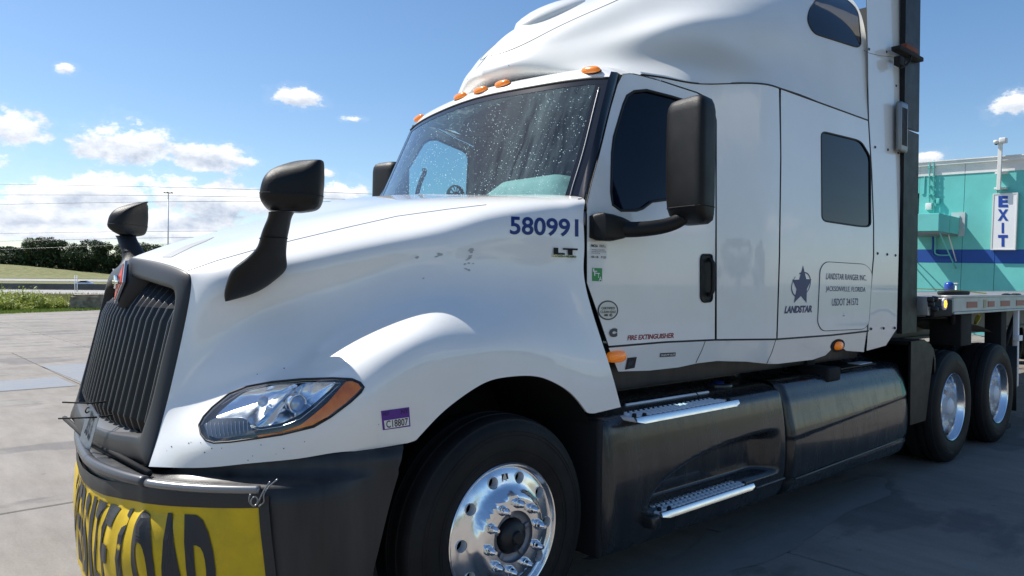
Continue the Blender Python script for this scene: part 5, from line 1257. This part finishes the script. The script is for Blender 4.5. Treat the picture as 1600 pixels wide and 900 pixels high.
def foliage(name, c0, c1, trans=.3):
    m = bpy.data.materials.new(name); m.use_nodes = True; t = m.node_tree; b = t.nodes['Principled BSDF']; L = t.links.new
    g = t.nodes.new('ShaderNodeNewGeometry'); r = t.nodes.new('ShaderNodeValToRGB'); r.color_ramp.elements[0].color = (*c0, 1); r.color_ramp.elements[1].color = (*c1, 1)
    L(g.outputs['Random Per Island'], r.inputs[0]); L(r.outputs[0], b.inputs['Base Color']); b.inputs['Roughness'].default_value = .6
    tr = t.nodes.new('ShaderNodeBsdfTranslucent'); L(r.outputs[0], tr.inputs[0]); mx_ = t.nodes.new('ShaderNodeMixShader'); mx_.inputs[0].default_value = trans
    L(b.outputs[0], mx_.inputs[1]); L(tr.outputs[0], mx_.inputs[2]); L(mx_.outputs[0], t.nodes['Material Output'].inputs[0]); MATS[name] = m; return m
WEED = foliage('weed_leaves', (.14, .20, .03), (.34, .38, .07), .4); LAWN = foliage('lawn_blades', (.09, .16, .025), (.20, .27, .05), .35)
dirE = np.array([ED[0], ED[1]]); norE = np.array([-ED[1], ED[0]])
def regE(s0, s1, d0, d1):
    def f():
        s = RNG.uniform(s0, s1); d = RNG.uniform(d0, d1); p = E0+dirE*s+norE*d; return p[0], p[1]
    return f
blades('verge_grass', 15000, regE(-14, 9, .1, 4.2), .05, .16, .012, LAWN)
def weedreg():
    while True:
        x, y = regE(-16, 7, 2.6, 9.5)(); s = (np.array([x, y])-E0)@dirE
        if math.sin(s*1.3)+math.sin(s*.55+1.2) > RNG.uniform(-2.6, 1.0): return x, y
blades('roadside_weeds', 26000, weedreg, .5, 1.45, .034, WEED, .12, True)
blades('roadside_grass', 26000, regE(-30, 30, 7, 40), .25, .55, .03, foliage('dry_weeds', (.18, .18, .06), (.34, .33, .12), .3), .2)
# rough concrete block in the weeds
rp0 = atZ(137, 485, 0); 
bm = bmesh.new(); bmesh.ops.create_cube(bm, size=1); bmesh.ops.scale(bm, vec=(2.6, .8, .80), verts=bm.verts); bmesh.ops.bevel(bm, geom=bm.edges[:], offset=.12, segments=2, affect='EDGES'); bmesh.ops.subdivide_edges(bm, edges=bm.edges[:], cuts=3, use_grid_fill=True)
for v in bm.verts:
    v.co += Vector(RNG.normal(0, .016, 3)); v.co.x *= 1-.14*max(0, v.co.z+.4)
bmesh.ops.rotate(bm, cent=(0, 0, 0), matrix=Matrix.Rotation(YAW-math.pi/2+.1, 3, 'Z'), verts=bm.verts)
q = CAM+ray(150, 482)*40.0; bmesh.ops.translate(bm, vec=(q[0], q[1], .38), verts=bm.verts)
mk('concrete_block', bm_out(bm), mat('weathered_block', (.44, .37, .28), .9, var=.5, vscale=3, vcol=(.16, .13, .10), bump=.5, bscale=12), smooth=False, label='rough weathered concrete block lying in the weeds beside the grille', cat='concrete block')

# --- trees
def tree_mesh(seed, H, Wd, n=5200, leaf=.62):
    r = np.random.default_rng(seed); trunk = tube(nspl([(0, 0, -.5), (r.normal(0, .1), 0, H*.25), (r.normal(0, .3), r.normal(0, .3), H*.55), (0, 0, H*.85)], 10), np.linspace(.38, .10, 10), 8)
    limbs = []
    cl = []
    for k in range(16):
        a = r.uniform(0, 6.28); z = H*r.uniform(.22, .92); rad = Wd*.5*math.sqrt(max(.05, 1-((z/H-.52)/.55)**2))*r.uniform(.45, .95); c = np.array([rad*math.cos(a), rad*math.sin(a), z]); cl.append((c, Wd*r.uniform(.13, .24)))
        limbs.append(tube(nspl([(0, 0, z*.55), c*.5+[0, 0, z*.30], c], 6), np.linspace(.14, .03, 6), 5))
    V = []; Fs = []
    for c, s in cl+[(np.array([0, 0, H*.9]), Wd*.16), (np.array([0, 0, H*.5]), Wd*.3)]:
        for _ in range(n//18):
            d = r.normal(0, 1, 3); d /= np.linalg.norm(d); p = c+d*s*r.uniform(.55, 1.08)*[1, 1, .8]; u = r.normal(0, 1, 3); u /= np.linalg.norm(u); w = np.cross(d+r.normal(0, .5, 3), u); w /= np.linalg.norm(w)+1e-9; l = leaf*r.uniform(.6, 1.3); b = len(V)
            V += [p-u*l*.5, p+w*l*.35, p+u*l*.5, p-w*l*.35]; Fs.append([b, b+1, b+2, b+3])
    return cat_(trunk, *limbs), (np.array(V), Fs)
LEAFM = [foliage('dark_leaves', (.016, .034, .012), (.045, .078, .022), .16), foliage('mid_leaves', (.024, .046, .013), (.060, .095, .026), .16), foliage('pale_leaves', (.05, .09, .02), (.13, .18, .05), .2)]
BARK = mat('bark', (.07, .055, .04), .9)
VAR = [tree_mesh(s, 14, 13) for s in (1, 2, 3, 4)]
TM = []
for tr_, lf in VAR:
    me1 = bpy.data.meshes.new('trunk'); me1.from_pydata(tr_[0].tolist(), [], [list(map(int, f)) for f in tr_[1]]); me1.materials.append(BARK)
    row = []
    for m in LEAFM: me2 = bpy.data.meshes.new('crown'); me2.from_pydata(lf[0].tolist(), [], [list(map(int, f)) for f in lf[1]]); me2.materials.append(m); row.append(me2)
    TM.append((me1, row))
def tree(pos, sc_, k, kind, label, rot=0, group='trees in the wood beyond the highway'):
    e = bpy.data.objects.new('tree', None); COL.objects.link(e); e.location = pos; e.scale = sc_; e.rotation_euler = (0, 0, rot); tag(e, label, 'tree', group)
    a = bpy.data.objects.new('trunk', TM[k][0]); b = bpy.data.objects.new('crown', TM[k][1][kind])
    for o in (a, b): COL.objects.link(o); o.parent = e
    return e
tops = [(-22,386,0),(3,392,2),(22,385,0),(40,376,0),(60,371,1),(80,369,0),(98,374,0),(116,378,1),(134,373,0),(152,377,0),(170,380,1),(190,379,0),(208,377,0),(226,380,0),(246,381,0),(268,384,0),(290,380,0)]
seen = {1: 'pale green low tree at the left end of the dark wood', 2: 'dark tree second from the left end of the wood, just right of the pale one', 3: 'rounded dark tree left of the tallest crowns in the wood', 4: 'tall bushy tree left of the two tallest crowns in the wood', 5: 'tallest dark tree in the wood beyond the highway', 6: 'dark tree right beside the tallest crown of the wood', 7: 'shorter mid green tree in the middle of the wood', 8: 'dark tree with its top left of the far hood mirror',
        9: 'tree whose crown shows just left of the far hood mirror head', 10: 'mid green tree directly below the far hood mirror head', 11: 'tree hidden partly by the stem of the far hood mirror', 12: 'dark tree right of the stem of the far hood mirror', 13: 'dark tree left of the tall light mast, above the hood', 14: 'dark tree whose top shows above the hood near the light mast',
        0: 'dark tree at the far left edge of the photo beside the pale low tree', 15: 'dark low tree just right of the light mast, mostly behind the hood', 16: 'last dark tree on the right of the wood, nearly all behind the hood'}
for i, (px, py, kd) in enumerate(tops):
    for row in range(1):
        w = 385+row*22+RNG.uniform(-5, 5); px_ = px+row*9; r_ = (px_-800)/F*w; zb = terr(w, r_)-.3; hz = 432+ (px_+237)*.0085; zt = CAM[2]+(hz-py+RNG.uniform(-1.5, 2)*(1 if row else .4))/F*w
        s = (zt-zb)/14.2; lb = seen.get(i, 'dark leafy tree in the wood behind the truck hood') if row == 0 else 'dark tree in the back row of the wood, behind the front crowns'
        tree(WR(w, r_, zb), (max(.9, s)*RNG.uniform(.95, 1.2), max(.9, s)*RNG.uniform(.95, 1.2), s), int(RNG.integers(4)), kd, lb, RNG.uniform(0, 6))
# undergrowth closing the foot of the wood
V = []; Fs = []
for i in range(16000):
    w = RNG.uniform(378, 412); r_ = RNG.uniform(-340, -100); z = terr(w, r_)+RNG.uniform(0, 9.0); p = WR(w, r_, z); u = RNG.normal(0, 1, 3); u /= np.linalg.norm(u); v_ = np.cross(u, RNG.normal(0, 1, 3)); v_ /= np.linalg.norm(v_); b = len(V); l = .95; V += [p-u*l, p+v_*l*.7, p+u*l, p-v_*l*.7]; Fs.append([b, b+1, b+2, b+3])
mk('undergrowth', (np.array(V), Fs), LEAFM[0], smooth=False, kind='stuff')
# trees and grass behind the camera (they show in the paint)
for i in range(14):
    tree((-75+i*13+RNG.uniform(-3, 3), -95+RNG.uniform(-8, 8), -.3), (1.0, 1.0, RNG.uniform(.55, .8)), i % 4, 1 if i % 3 else 2, 'tree on the far side of the grass behind the photographer', RNG.uniform(0, 6), 'trees behind the photographer')

# --- power line
pw = empty('power_line', WR(125, -115, 0), 'power line of thin wires crossing the sky above the highway', 'power line')
for r_ in (-122, 30): mk('pole', tube([WR(125, r_, -1), WR(125, r_, 18)], .16, 8), mat('pole_wood', (.12, .09, .06), .9), pw); mk('crossarm', cat_(box(WR(125, r_, 16.9), (2.4, .12, .12)), box(WR(125, r_, 13.6), (2.4, .12, .12))), MATS['pole_wood'], pw)
for ya, yb in ((288, 296.5), (304.5, 308), (319.5, 314.5), (365, 361), (377, 370), (390, 378)):
    P = []
    for t in np.linspace(-.35, 1.6, 40):
        px = t*400; py = ya+(yb-ya)*t-2.2*(1-(2*t-1)**2)*.5; P.append(CAM+ray(px, py)*125)
    mk('wire', tube(P, .030, 4), GRYV, pw)
# --- high mast light
hm_ = CAM+ray(262.5, 400)*250
mast = empty('high_mast_light', (hm_[0], hm_[1], 0), 'very tall slim highway light mast standing behind the hood', 'light mast')
zt = CAM[2]+(CAM+ray(262.5, 300)*250)[2]-CAM[2]
mk('mast', tube([(hm_[0], hm_[1], -.5), (hm_[0], hm_[1], zt)], np.array([.32, .16]), 10), ALUD, mast)
mk('lamp_ring', lathe([(.9, -.1), (1.0, 0), (.9, .1), (.2, .15)], (hm_[0], hm_[1], zt-.3), 16, 'z'), ALUD, mast)
for k in range(6): a = k*math.pi/3; mk('lamp_head', box((hm_[0]+1.25*math.cos(a), hm_[1]+1.25*math.sin(a), zt-.25), (.55, .55, .3), .08), BAR if False else MATS['bar_grey'], mast)
# --- highway signs on posts, utility cabinet
for px, lb in ((117, 'left one of two grey highway sign posts by the barrier'), (120.5, 'right one of two grey highway sign posts by the barrier')):
    b_ = CAM+ray(px, 450)*98; sg = empty('sign_post', (b_[0], b_[1], 0), lb, 'sign post', 'highway sign posts')
    mk('post', tube([(b_[0], b_[1], -.3), (b_[0], b_[1], 2.1)], .05, 6), ALUD, sg); mk('bracket', box((b_[0], b_[1], 2.0), (.14, .14, .10), .02), ALUD, sg)
b_ = CAM+ray(180.5, 414)*300; mk('utility_cabinet', cat_(box((b_[0], b_[1], terr(300, -160)+2.2), (1.6, 1.6, 3.4), .1), box((b_[0], b_[1], terr(300, -160)+4.0), (1.8, 1.8, .25), .05)), WHV, label='small pale cabinet at the foot of the wood left of the grille top', cat='cabinet')

# --- car on the far carriageway
def car():
    p = CAM+ray(131, 440)*191; zb = terr(191, (131-800)/F*191)+.07
    e = empty('car', (p[0], p[1], zb), 'silver sedan driving on the far highway beyond the barrier', 'car')
    A = np.array([rt[0], rt[1], 0]); Bv = np.array([fw[0], fw[1], 0]); Zv = np.array([0, 0, 1.0]); O = np.array([p[0], p[1], zb])
    def L2W(v): v = np.asarray(v); return O+v[:, :1]*A+v[:, 1:2]*Bv+v[:, 2:]*Zv
    sec = [(-2.3, .45, .62), (-2.2, .35, .78), (-1.3, .3, .92), (-.55, .3, .98), (1.3, .3, .98), (1.9, .3, .95), (2.25, .35, .80), (2.3, .45, .6)]
    R = [np.array([(x, -.86, z0), (x, -.90, (z0+z1)/2), (x, -.80, z1), (x, .80, z1), (x, .90, (z0+z1)/2), (x, .86, z0)]) for x, z0, z1 in sec]
    V, Fs = ring_loft(R); mk('body', (L2W(V), Fs), mat('car_silver', (.55, .57, .60), .3, metal=.4, coat=.8), e, auto=40)
    R = [np.array([(x, -.72*k, z), (x, .72*k, z), (x+.0, .80, .95), (x, -.80, .95)]) for x, z, k in ((-1.25, .96, 1.1), (-.55, 1.38, .9), (.6, 1.42, .9), (1.55, .98, 1.1))]
    V, Fs = ring_loft(R); cb = mk('cabin', (L2W(V), Fs), DKGL, e, auto=40)
    mk('roof', (L2W([(-.62, -.66, 1.40), (-.62, .66, 1.40), (.66, .66, 1.44), (.66, -.66, 1.44)]), [[0, 1, 2, 3]]), MATS['car_silver'], e)
    for x in (-1.4, 1.35):
        for y in (-.85, .85): 
            V, Fs = lathe([(0, -.1), (.31, -.1), (.33, -.06), (.33, .06), (.31, .1), (0, .1)], (x, y, .33), 18); mk('wheel', (L2W(V), Fs), TYRE, e)
car()

# ================================================================== FLATBED TRAILER
tl = empty('flatbed_trailer', (12, CY, 0), 'aluminium flatbed trailer coupled behind the tractor, with red and white tape on its side rail', 'trailer')
TX0, TX1, TZ = 4.80, 18.6, 1.505
RAIL = mat('trailer_aluminium', (.50, .51, .52), .38, metal=.75, var=.2, vscale=3, rvar=.2)
DECK = mat('deck_boards', (.36, .36, .35), .5, metal=.3, var=.3, vscale=4)
for k in range(14):
    y0 = .05+k*(2.34/14); mk('deck_board', bb(TX0+.02, TX1, y0+.003, y0+2.34/14-.003, TZ-.045, TZ-.006-.003*(k % 2), .003, 1), DECK, tl, smooth=False)
for y0, y1, sgn in ((-.045, .05, 1), (2.39, 2.485, -1)):
    r_ = mk('side_rail', cat_(bb(5.36, TX1, y0+.012*(sgn > 0), y1-.012*(sgn < 0), TZ-.150, TZ-.012, .004, 1), bb(5.30, TX1, y0, y1, TZ-.022, TZ, .004, 1), bb(5.36, TX1, y0, y1, TZ-.172, TZ-.148, .004, 1)), RAIL, tl, auto=40)
    mk('rail_end_block', bb(5.20, 5.36, y0+.006, y1-.006, TZ-.16, TZ-.022, .006), mat('dull_steel', (.22, .22, .22), .5, metal=.5), tl)
    if sgn > 0:
        x = 5.42; tcs = [(1511,1527,0),(1544,1554,0),(1564,1578,0),(1588,1603,0)]
        for a, b, _ in tcs:
            xa, xb = atY(a, 470, -.035)[0], atY(b, 470, -.035)[0]; mk('red_tape', bb(xa, xb, y0+.008, y0+.0125, TZ-.118, TZ-.060), mat('tape_red', (.34, .06, .05), .4), r_, smooth=False)
        xa = atY(1537, 470, -.035)[0]; mk('rail_label', bb(xa, xa+.08, y0+.008, y0+.0125, TZ-.125, TZ-.045), mat('label_yellowed', (.40, .36, .22), .6), r_, smooth=False)
        x = xb+.3
        while x < TX1-.6: mk('red_tape', bb(x, x+.28, y0+.008, y0+.0125, TZ-.118, TZ-.060), MATS['tape_red'], r_, smooth=False); x += .56
mk('nose_rail', bb(TX0, TX0+.06, -.02, 2.46, TZ-.17, TZ-.004, .006), RAIL, tl)
cb = mk('corner_plate', bb(TX0+.05, 5.30, -.05, .03, TZ-.185, TZ-.03, .02), BLACK, tl)
for q in ((1459,467),(1453,475),(1459,483),(1452,468),(1465,481)): c = atY(*q, -.06); mk('air_coupling', cat_(lathe([(0, -.035), (.018, -.033), (.024, -.015), (.026, .01)], c, 12)), GREY, cb)
c = atY(1475.5, 475, -.055); lp = mk('marker_lamp', lathe([(.055, .006), (.052, -.008), (.044, -.012), (.040, -.006)], c, 28), ALUD, cb)
mk('lamp_lens', lathe([(0, -.008), (.040, -.006)], c, 24), AMBD, lp)
for k in range(8): a = k*math.pi/4; mk('lamp_diode', lathe([(0, -.014), (.006, -.012), (.007, -.006)], c+[.026*math.cos(a), 0, .026*math.sin(a)], 8), AMBL, lp)
mk('lamp_diode', lathe([(0, -.014), (.006, -.012), (.007, -.006)], c, 8), AMBL, lp)
for y in (.80, 1.64):
    mk('main_beam', cat_(bb(5.1, TX1, y-.07, y+.07, TZ-.10, TZ-.05), bb(5.1, TX1, y-.012, y+.012, TZ-.62 if False else TZ-.48, TZ-.08), bb(5.1, TX1, y-.07, y+.07, TZ-.50, TZ-.47)), mat('beam_paint', (.20, .20, .19), .6), tl, smooth=False)
for k in range(24): x = 5.3+k*.56; mk('cross_member', bb(x, x+.05, .03, 2.41, TZ-.14, TZ-.05), MATS['dull_steel'], tl, smooth=False)
mk('gooseneck_plate', (np.array([(4.85, .10, 1.30), (5.55, .10, 1.30), (6.6, .10, 1.18), (7.0, .10, 1.10), (7.0, 2.34, 1.10), (6.6, 2.34, 1.18), (5.55, 2.34, 1.30), (4.85, 2.34, 1.30)]), [[0, 1, 2, 3, 4, 5, 6, 7]]), MATS['beam_paint'], tl, smooth=False)
mk('brace', tube([(5.6, .05, 1.32), (6.25, .25, .98)], .025, 6), BLACK, tl)
for y in (.02, 2.26):
    lg = mk('landing_leg', cat_(bb(6.98, 7.16, y, y+.16, .45, 1.34, .01), bb(7.01, 7.13, y+.03, y+.13, .12, .5, .005), bb(6.92, 7.22, y-.04, y+.2, .08, .12, .01)), BLACK, tl, auto=40)
    mk('leg_brace', tube([(7.1, y+.08, .7), (7.9, y+.1, 1.3)], .03, 6), BLACK, lg)
mk('crank_post', cat_(bb(7.42, 7.47, -.02, .03, .5, 1.34, .005), bb(7.38, 7.52, -.04, .02, 1.0, 1.06, .005)), ALUD, tl)
mk('under_box', bb(5.75, 6.05, .02, .30, 1.02, 1.33, .01), BLACK, tl)
for x in (16.2, 17.5):
    for f in (lambda q: q, mir):
        w = mk('trailer_wheel', f(tyre(np.array([x, -.045, .5]), .27)), TYRE, tl, auto=35); mk('rim', f(lathe([(.3055, -.004), (.297, -.006), (.27, .06), (.262, .166), (.11, .150), (.0, .1)], (x, -.045, .5), 40)), ALUD, w)
mk('rear_bogie', bb(15.6, 18.2, .5, 1.94, .45, 1.0, .03), BLACK, tl)
# straps on the deck
YS = mat('strap_yellow', (.70, .60, .10), .6, var=.2, vscale=40)
a = atZ(1427, 446, 1.62); b = atZ(1488, 456, 1.53); c = atZ(1534, 461.5, 1.512)
def strap(P, w=.05, t=.004):
    P = np.asarray(P, float); up = np.array([0, 0, 1.0]); R = []
    T = np.gradient(P, axis=0)
    for p, d in zip(P, T): s = np.cross(d, up); s = s/(np.linalg.norm(s)+1e-9); nn2 = np.cross(s, d); nn2 /= np.linalg.norm(nn2)+1e-9; R.append(np.array([p-s*w/2, p+s*w/2, p+s*w/2+nn2*t, p-s*w/2+nn2*t]))
    return ring_loft(R)
mk('ratchet_strap', strap(nspl([(4.95, 1.30, 1.60), (5.6, .75, 1.565), (6.0, .35, 1.555), (6.25, .10, 1.535), (6.33, -.01, 1.518)], 24), .09, .008), YS, label='long yellow ratchet strap lying slack across the front of the trailer deck', cat='strap', smooth=False)
mk('strap_tail', strap(nspl([atY(1531, 484, -.0), atY(1530, 492, .01), atY(1527, 500, .02), atY(1524.5, 507, .03)], 10), .06, .006), YS, label='short yellow strap end hanging down under the trailer side rail', cat='strap', smooth=False)
mk('rubber_mat', cat_(ring_loft([superell(np.array([5.98, .16, 1.506+dz]), np.array([.33*k, .0, 0]), np.array([0, .10*k, 0]), 1.0, 24) for dz, k in ((0, .95), (.012, 1), (.03, 1), (.04, .9))])), BLACK, label='black coiled rubber tie-down lying under the yellow strap on the trailer deck', cat='tie-down')
for q in (1572, 1585, 1589): p = atY(q, 460.5, -.02); mk('deck_hook', cat_(tube([p+[-.12, 0, 0], p+[.12, 0, 0]], .012, 6), box(p, (.06, .04, .03), .008)), BLACK, tl)

# ================================================================== BUILDING
Dw = ray(-335, 390); Dw /= np.linalg.norm(Dw); nB = np.cross([0, 0, 1.0], Dw); nB /= np.linalg.norm(nB)
if nB[0] > 0: nB = -nB
uB = np.cross(Dw, nB); uB = uB if uB[2] > 0 else -uB; sB_ = -Dw
OB = CAM+25*ray(1515, 453)
def Wst(px, py, o=0.0):
    d = ray(px, py); P = CAM+d*((OB+nB*o-CAM)@nB)/(d@nB); return (P-OB)@sB_, (P-OB)@uB
def bl(s0, s1, t0, t1, o0, o1, bev=0.0):
    V, Fs = bb(s0, s1, o0, o1, t0, t1, bev); return np.array([OB+sB_*v[0]+nB*v[1]+uB*v[2] for v in V]), [f[::-1] for f in Fs]
def pb(x0, y0, x1, y1, o0, o1, bev=0.0):
    s0, t1 = Wst(x0, y0, o1); s1, t0 = Wst(x1, y1, o1); return bl(s0, s1, t0, t1, o0, o1, bev)
bld = empty('teal_building', tuple(OB*[1, 1, 0]), 'teal painted service building with white parapet and dark blue stripe behind the trailer', 'building')
TEAL = mat('teal_paint', (.14, .52, .49), .75, var=.12, vscale=1.3, bump=.1, bscale=60); WPAR = mat('white_parapet', (.72, .72, .70), .7, var=.15, vscale=1.2); NAVB = mat('navy_stripe', (.008, .065, .30), .6)
T_TOP = Wst(1430, 255)[1]; T_PAR = Wst(1430, 276.5)[1]; T_S1 = Wst(1434, 390)[1]; T_S0 = Wst(1434, 410)[1]
mk('wall_core', bl(-11, 14, -2.2, T_TOP-.1, -12, -.06), TEAL, bld, smooth=False)
js = [-1.63, Wst(1505.7, 330)[0], Wst(1553, 430)[0], 3.6, 6.6, 9.8, 14]
sd = Wst(1434.5, 350)[0]
prev = sd
for s_ in js[1:]:
    mk('wall_panel', bl(prev+.006, s_-.006, -2.2, T_S0-.004, -.06, 0, .004), TEAL, bld, smooth=False)
    mk('wall_panel', bl(prev+.006, s_-.006, T_S1+.004, T_PAR-.004, -.06, 0, .004), TEAL, bld, smooth=False)
    mk('stripe_panel', bl(prev+.006, s_-.006, T_S0, T_S1, -.06, .003, .003), NAVB, bld, smooth=False)
    mk('parapet_panel', bl(prev+.006, s_-.006, T_PAR, T_TOP-.12, -.06, .02, .004), WPAR, bld, smooth=False); prev = s_
mk('wall_panel', bl(sd-8.9, sd-3.4, -2.2, T_PAR-.004, -.06, 0), TEAL, bld, smooth=False)
t_h = Wst(1434, 302)[1]
mk('wall_panel', bl(sd-3.4, sd, t_h, T_PAR-.004, -.06, 0), TEAL, bld, smooth=False); mk('parapet_panel', bl(sd-8.9, sd, T_PAR, T_TOP-.12, -.06, .02), WPAR, bld, smooth=False)
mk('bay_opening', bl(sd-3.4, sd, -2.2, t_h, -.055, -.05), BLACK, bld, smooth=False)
mk('gutter', cat_(bl(-11, 14.1, T_TOP-.15, T_TOP-.02, -.06, .10, .01), bl(-11, 14.1, T_TOP-.03, T_TOP+.01, -.3, .13, .01)), WPAR, bld, smooth=False)
mk('roof_edge', bl(-11, 14, T_TOP+.0, T_TOP+.03, -12, .0), GRYV, bld, smooth=False)
mk('door_trim', cat_(bl(sd+.08, Wst(1444, 300)[0]+.0, Wst(1444, 302.6)[1]-.02, Wst(1444, 302.6)[1], 0, .03), bl(Wst(1444.6, 300)[0]-.03, Wst(1444.6, 300)[0], Wst(1444, 302)[1], T_PAR, 0, .03)), TEAL, bld, smooth=False)
# conduits
def wpt(px, py, o): s, t = Wst(px, py, o); return OB+sB_*s+uB*t+nB*o
for k, (x0, yt, yb) in enumerate(((1452.5, 252.5, 318), (1459, 250.5, 333))):
    cd = mk('conduit', tube([wpt(x0, yt, .10), wpt(x0, yt+3, .10), wpt(x0, yb, .10)], .024, 8), TEAL, bld)
    for yy in (262, 276, 290, 304): s, t = Wst(x0, yy, .06); mk('conduit_clip', bl(s-.04, s+.04, t-.012, t+.012, 0, .128), TEAL, cd, smooth=False)
mk('junction_box', pb(1446, 317.5, 1455, 327.5, 0, .18, .01), WPAR, bld); mk('junction_box', pb(1463, 310, 1467.5, 318, 0, .12, .01), TEAL, bld)
mk('conduit', tube(nspl([wpt(1457.5, 365, .12), wpt(1457.5, 390, .12), wpt(1458, 398, .12), wpt(1462, 400.5, .12), wpt(1470, 400.8, .12), wpt(1485, 401, .12)], 24), .035, 8), NAVB, bld)
mk('conduit', tube(nspl([wpt(1461, 365, .12), wpt(1461, 388, .12), wpt(1461.5, 396, .12), wpt(1465, 398, .12), wpt(1485, 398.5, .12)], 24), .025, 8), TEAL, bld)
# wall mounted air unit on brackets
o_ = 2.2; sR = Wst(1467.6, 333, o_)[0]; tT = Wst(1467.6, 333, o_)[1]; tB = Wst(1467.6, 361, o_)[1]; sL = sR-1.35
ac = mk('air_unit', cat_(bl(sL, sR, tB, tT, .02, o_, .015)), TEAL, bld, smooth=False)
mk('unit_base', bl(sL+.03, sR-.03, tB-.06, tB-.001, .02, o_-.1, .01), MATS['dull_steel'], ac, smooth=False)
mk('unit_seam', cat_(bl(sR, sR+.012, tB, tT+.03, o_*.48, o_*.48+.03), bl(sL, sR, tT, tT+.02, o_*.48, o_*.48+.03), bl(sR-.02, sR+.015, tT-.01, tT+.06, .02, .06)), TEAL, ac, smooth=False)
mk('unit_back_plate', bl(sR-.25, sR+.16, tB-.05, tT+.18, .0, .03), mat('back_plate_grey', (.45, .50, .50), .7), ac, smooth=False)
def rod(a, b, r, m, pa, name='strut'): return mk(name, tube([a, b], r, 6), m, pa)
def SP(s, t, o): return OB+sB_*s+uB*t+nB*o
for s_ in (sR-.05, sL+.05): rod(SP(s_, tB-.04, o_-.3), SP(s_, tB-1.15, .02), .022, TEAL, ac); rod(SP(s_, tB-.04, o_*.45), SP(s_, tB-.9, .02), .018, WPAR, ac)
# camera on its post
s, t1 = Wst(1563.5, 224, .25); t0 = Wst(1563.5, 297, .25)[1]
cm = mk('security_camera', bl(s-.055, s+.055, t0, t1, .20, .31, .01), WPAR, bld, smooth=False)
for yy in (270, 294): tt = Wst(1563, yy, .2)[1]; mk('mount_bracket', bl(s-.14, s+.20, tt-.03, tt+.03, .0, .21, .008), WPAR, cm, smooth=False)
mk('camera_body', cat_(bl(s-.02, s+.18, t1, t1+.16, .14, .42, .03)), mat('camera_white', (.62, .62, .62), .4), cm); mk('camera_dome', lathe([(0, -.10), (.06, -.08), (.085, -.02), (.085, .03), (0, .05)], OB+sB_*(s-.10)+uB*(t1+.06)+nB*.34, 16, 'z'), MATS['camera_white'], cm)
mk('camera_lens', lathe([(0, -.12), (.045, -.10), (.06, -.06)], OB+sB_*(s-.10)+uB*(t1+.06)+nB*.34, 14, 'z'), BLACK, cm)
# EXIT sign
sa, ta = Wst(1552.5, 303.5, .16); sb_, tb_ = Wst(1585.5, 389.5, .16)
ex_ = mk('exit_sign', bl(sa, sb_, tb_, ta, .0, .16, .01), mat('sign_white', (.74, .75, .76), .4), smooth=False, label='white vertical sign board with blue EXIT letters on the teal wall', cat='sign')
mk('sign_frame', cat_(bl(sa-.02, sa+.015, tb_-.02, ta+.02, .02, .172), bl(sb_-.015, sb_+.02, tb_-.02, ta+.02, .02, .172), bl(sa, sb_, ta-.015, ta+.02, .02, .171), bl(sa, sb_, tb_-.02, tb_+.015, .02, .171)), WPAR, ex_, smooth=False)
sgn = lambda px, py: (lambda st: (OB+sB_*st[0]+uB*st[1]+nB*.16, nB))(Wst(px, py, .16))
for ch, q in (('E', (1560,306,1575.2,324)), ('X', (1558.8,327,1575.8,345)), ('I', (1565,348,1568.8,364.5)), ('T', (1559.5,367,1574.8,385.5))):
    mk('sign_letter', place2d(text2d(ch, .055 if ch != 'I' else .02), [(q[0],q[1]),(q[2],q[1]),(q[2],q[3]),(q[0],q[3])], sgn, .006), mat('sign_blue', (.015, .06, .33), .4), ex_, smooth=False)
# bollard and white tap by the wall
p = CAM+ray(1483, 447)*15.0; zt = (CAM+ray(1483, 439.8)*15.0)[2]; 
mk('bollard', lathe([(.09, -zt), (.09, -.10), (.085, -.05), (.06, -.018), (.0, 0)], (p[0], p[1], zt), 20, 'z'), mat('bollard_blue', (.01, .05, .30), .35, coat=.5), label='blue round-topped bollard showing above the trailer deck', cat='bollard')
p = CAM+ray(1494, 447)*15.2; zt = (CAM+ray(1494, 443)*15.2)[2]
mk('standpipe', cat_(tube([(p[0], p[1], 0), (p[0], p[1], zt)], .016, 8), box((p[0], p[1], zt), (.07, .07, .02), .006)), WPAR, label='thin white standpipe tap right of the blue bollard', cat='standpipe')
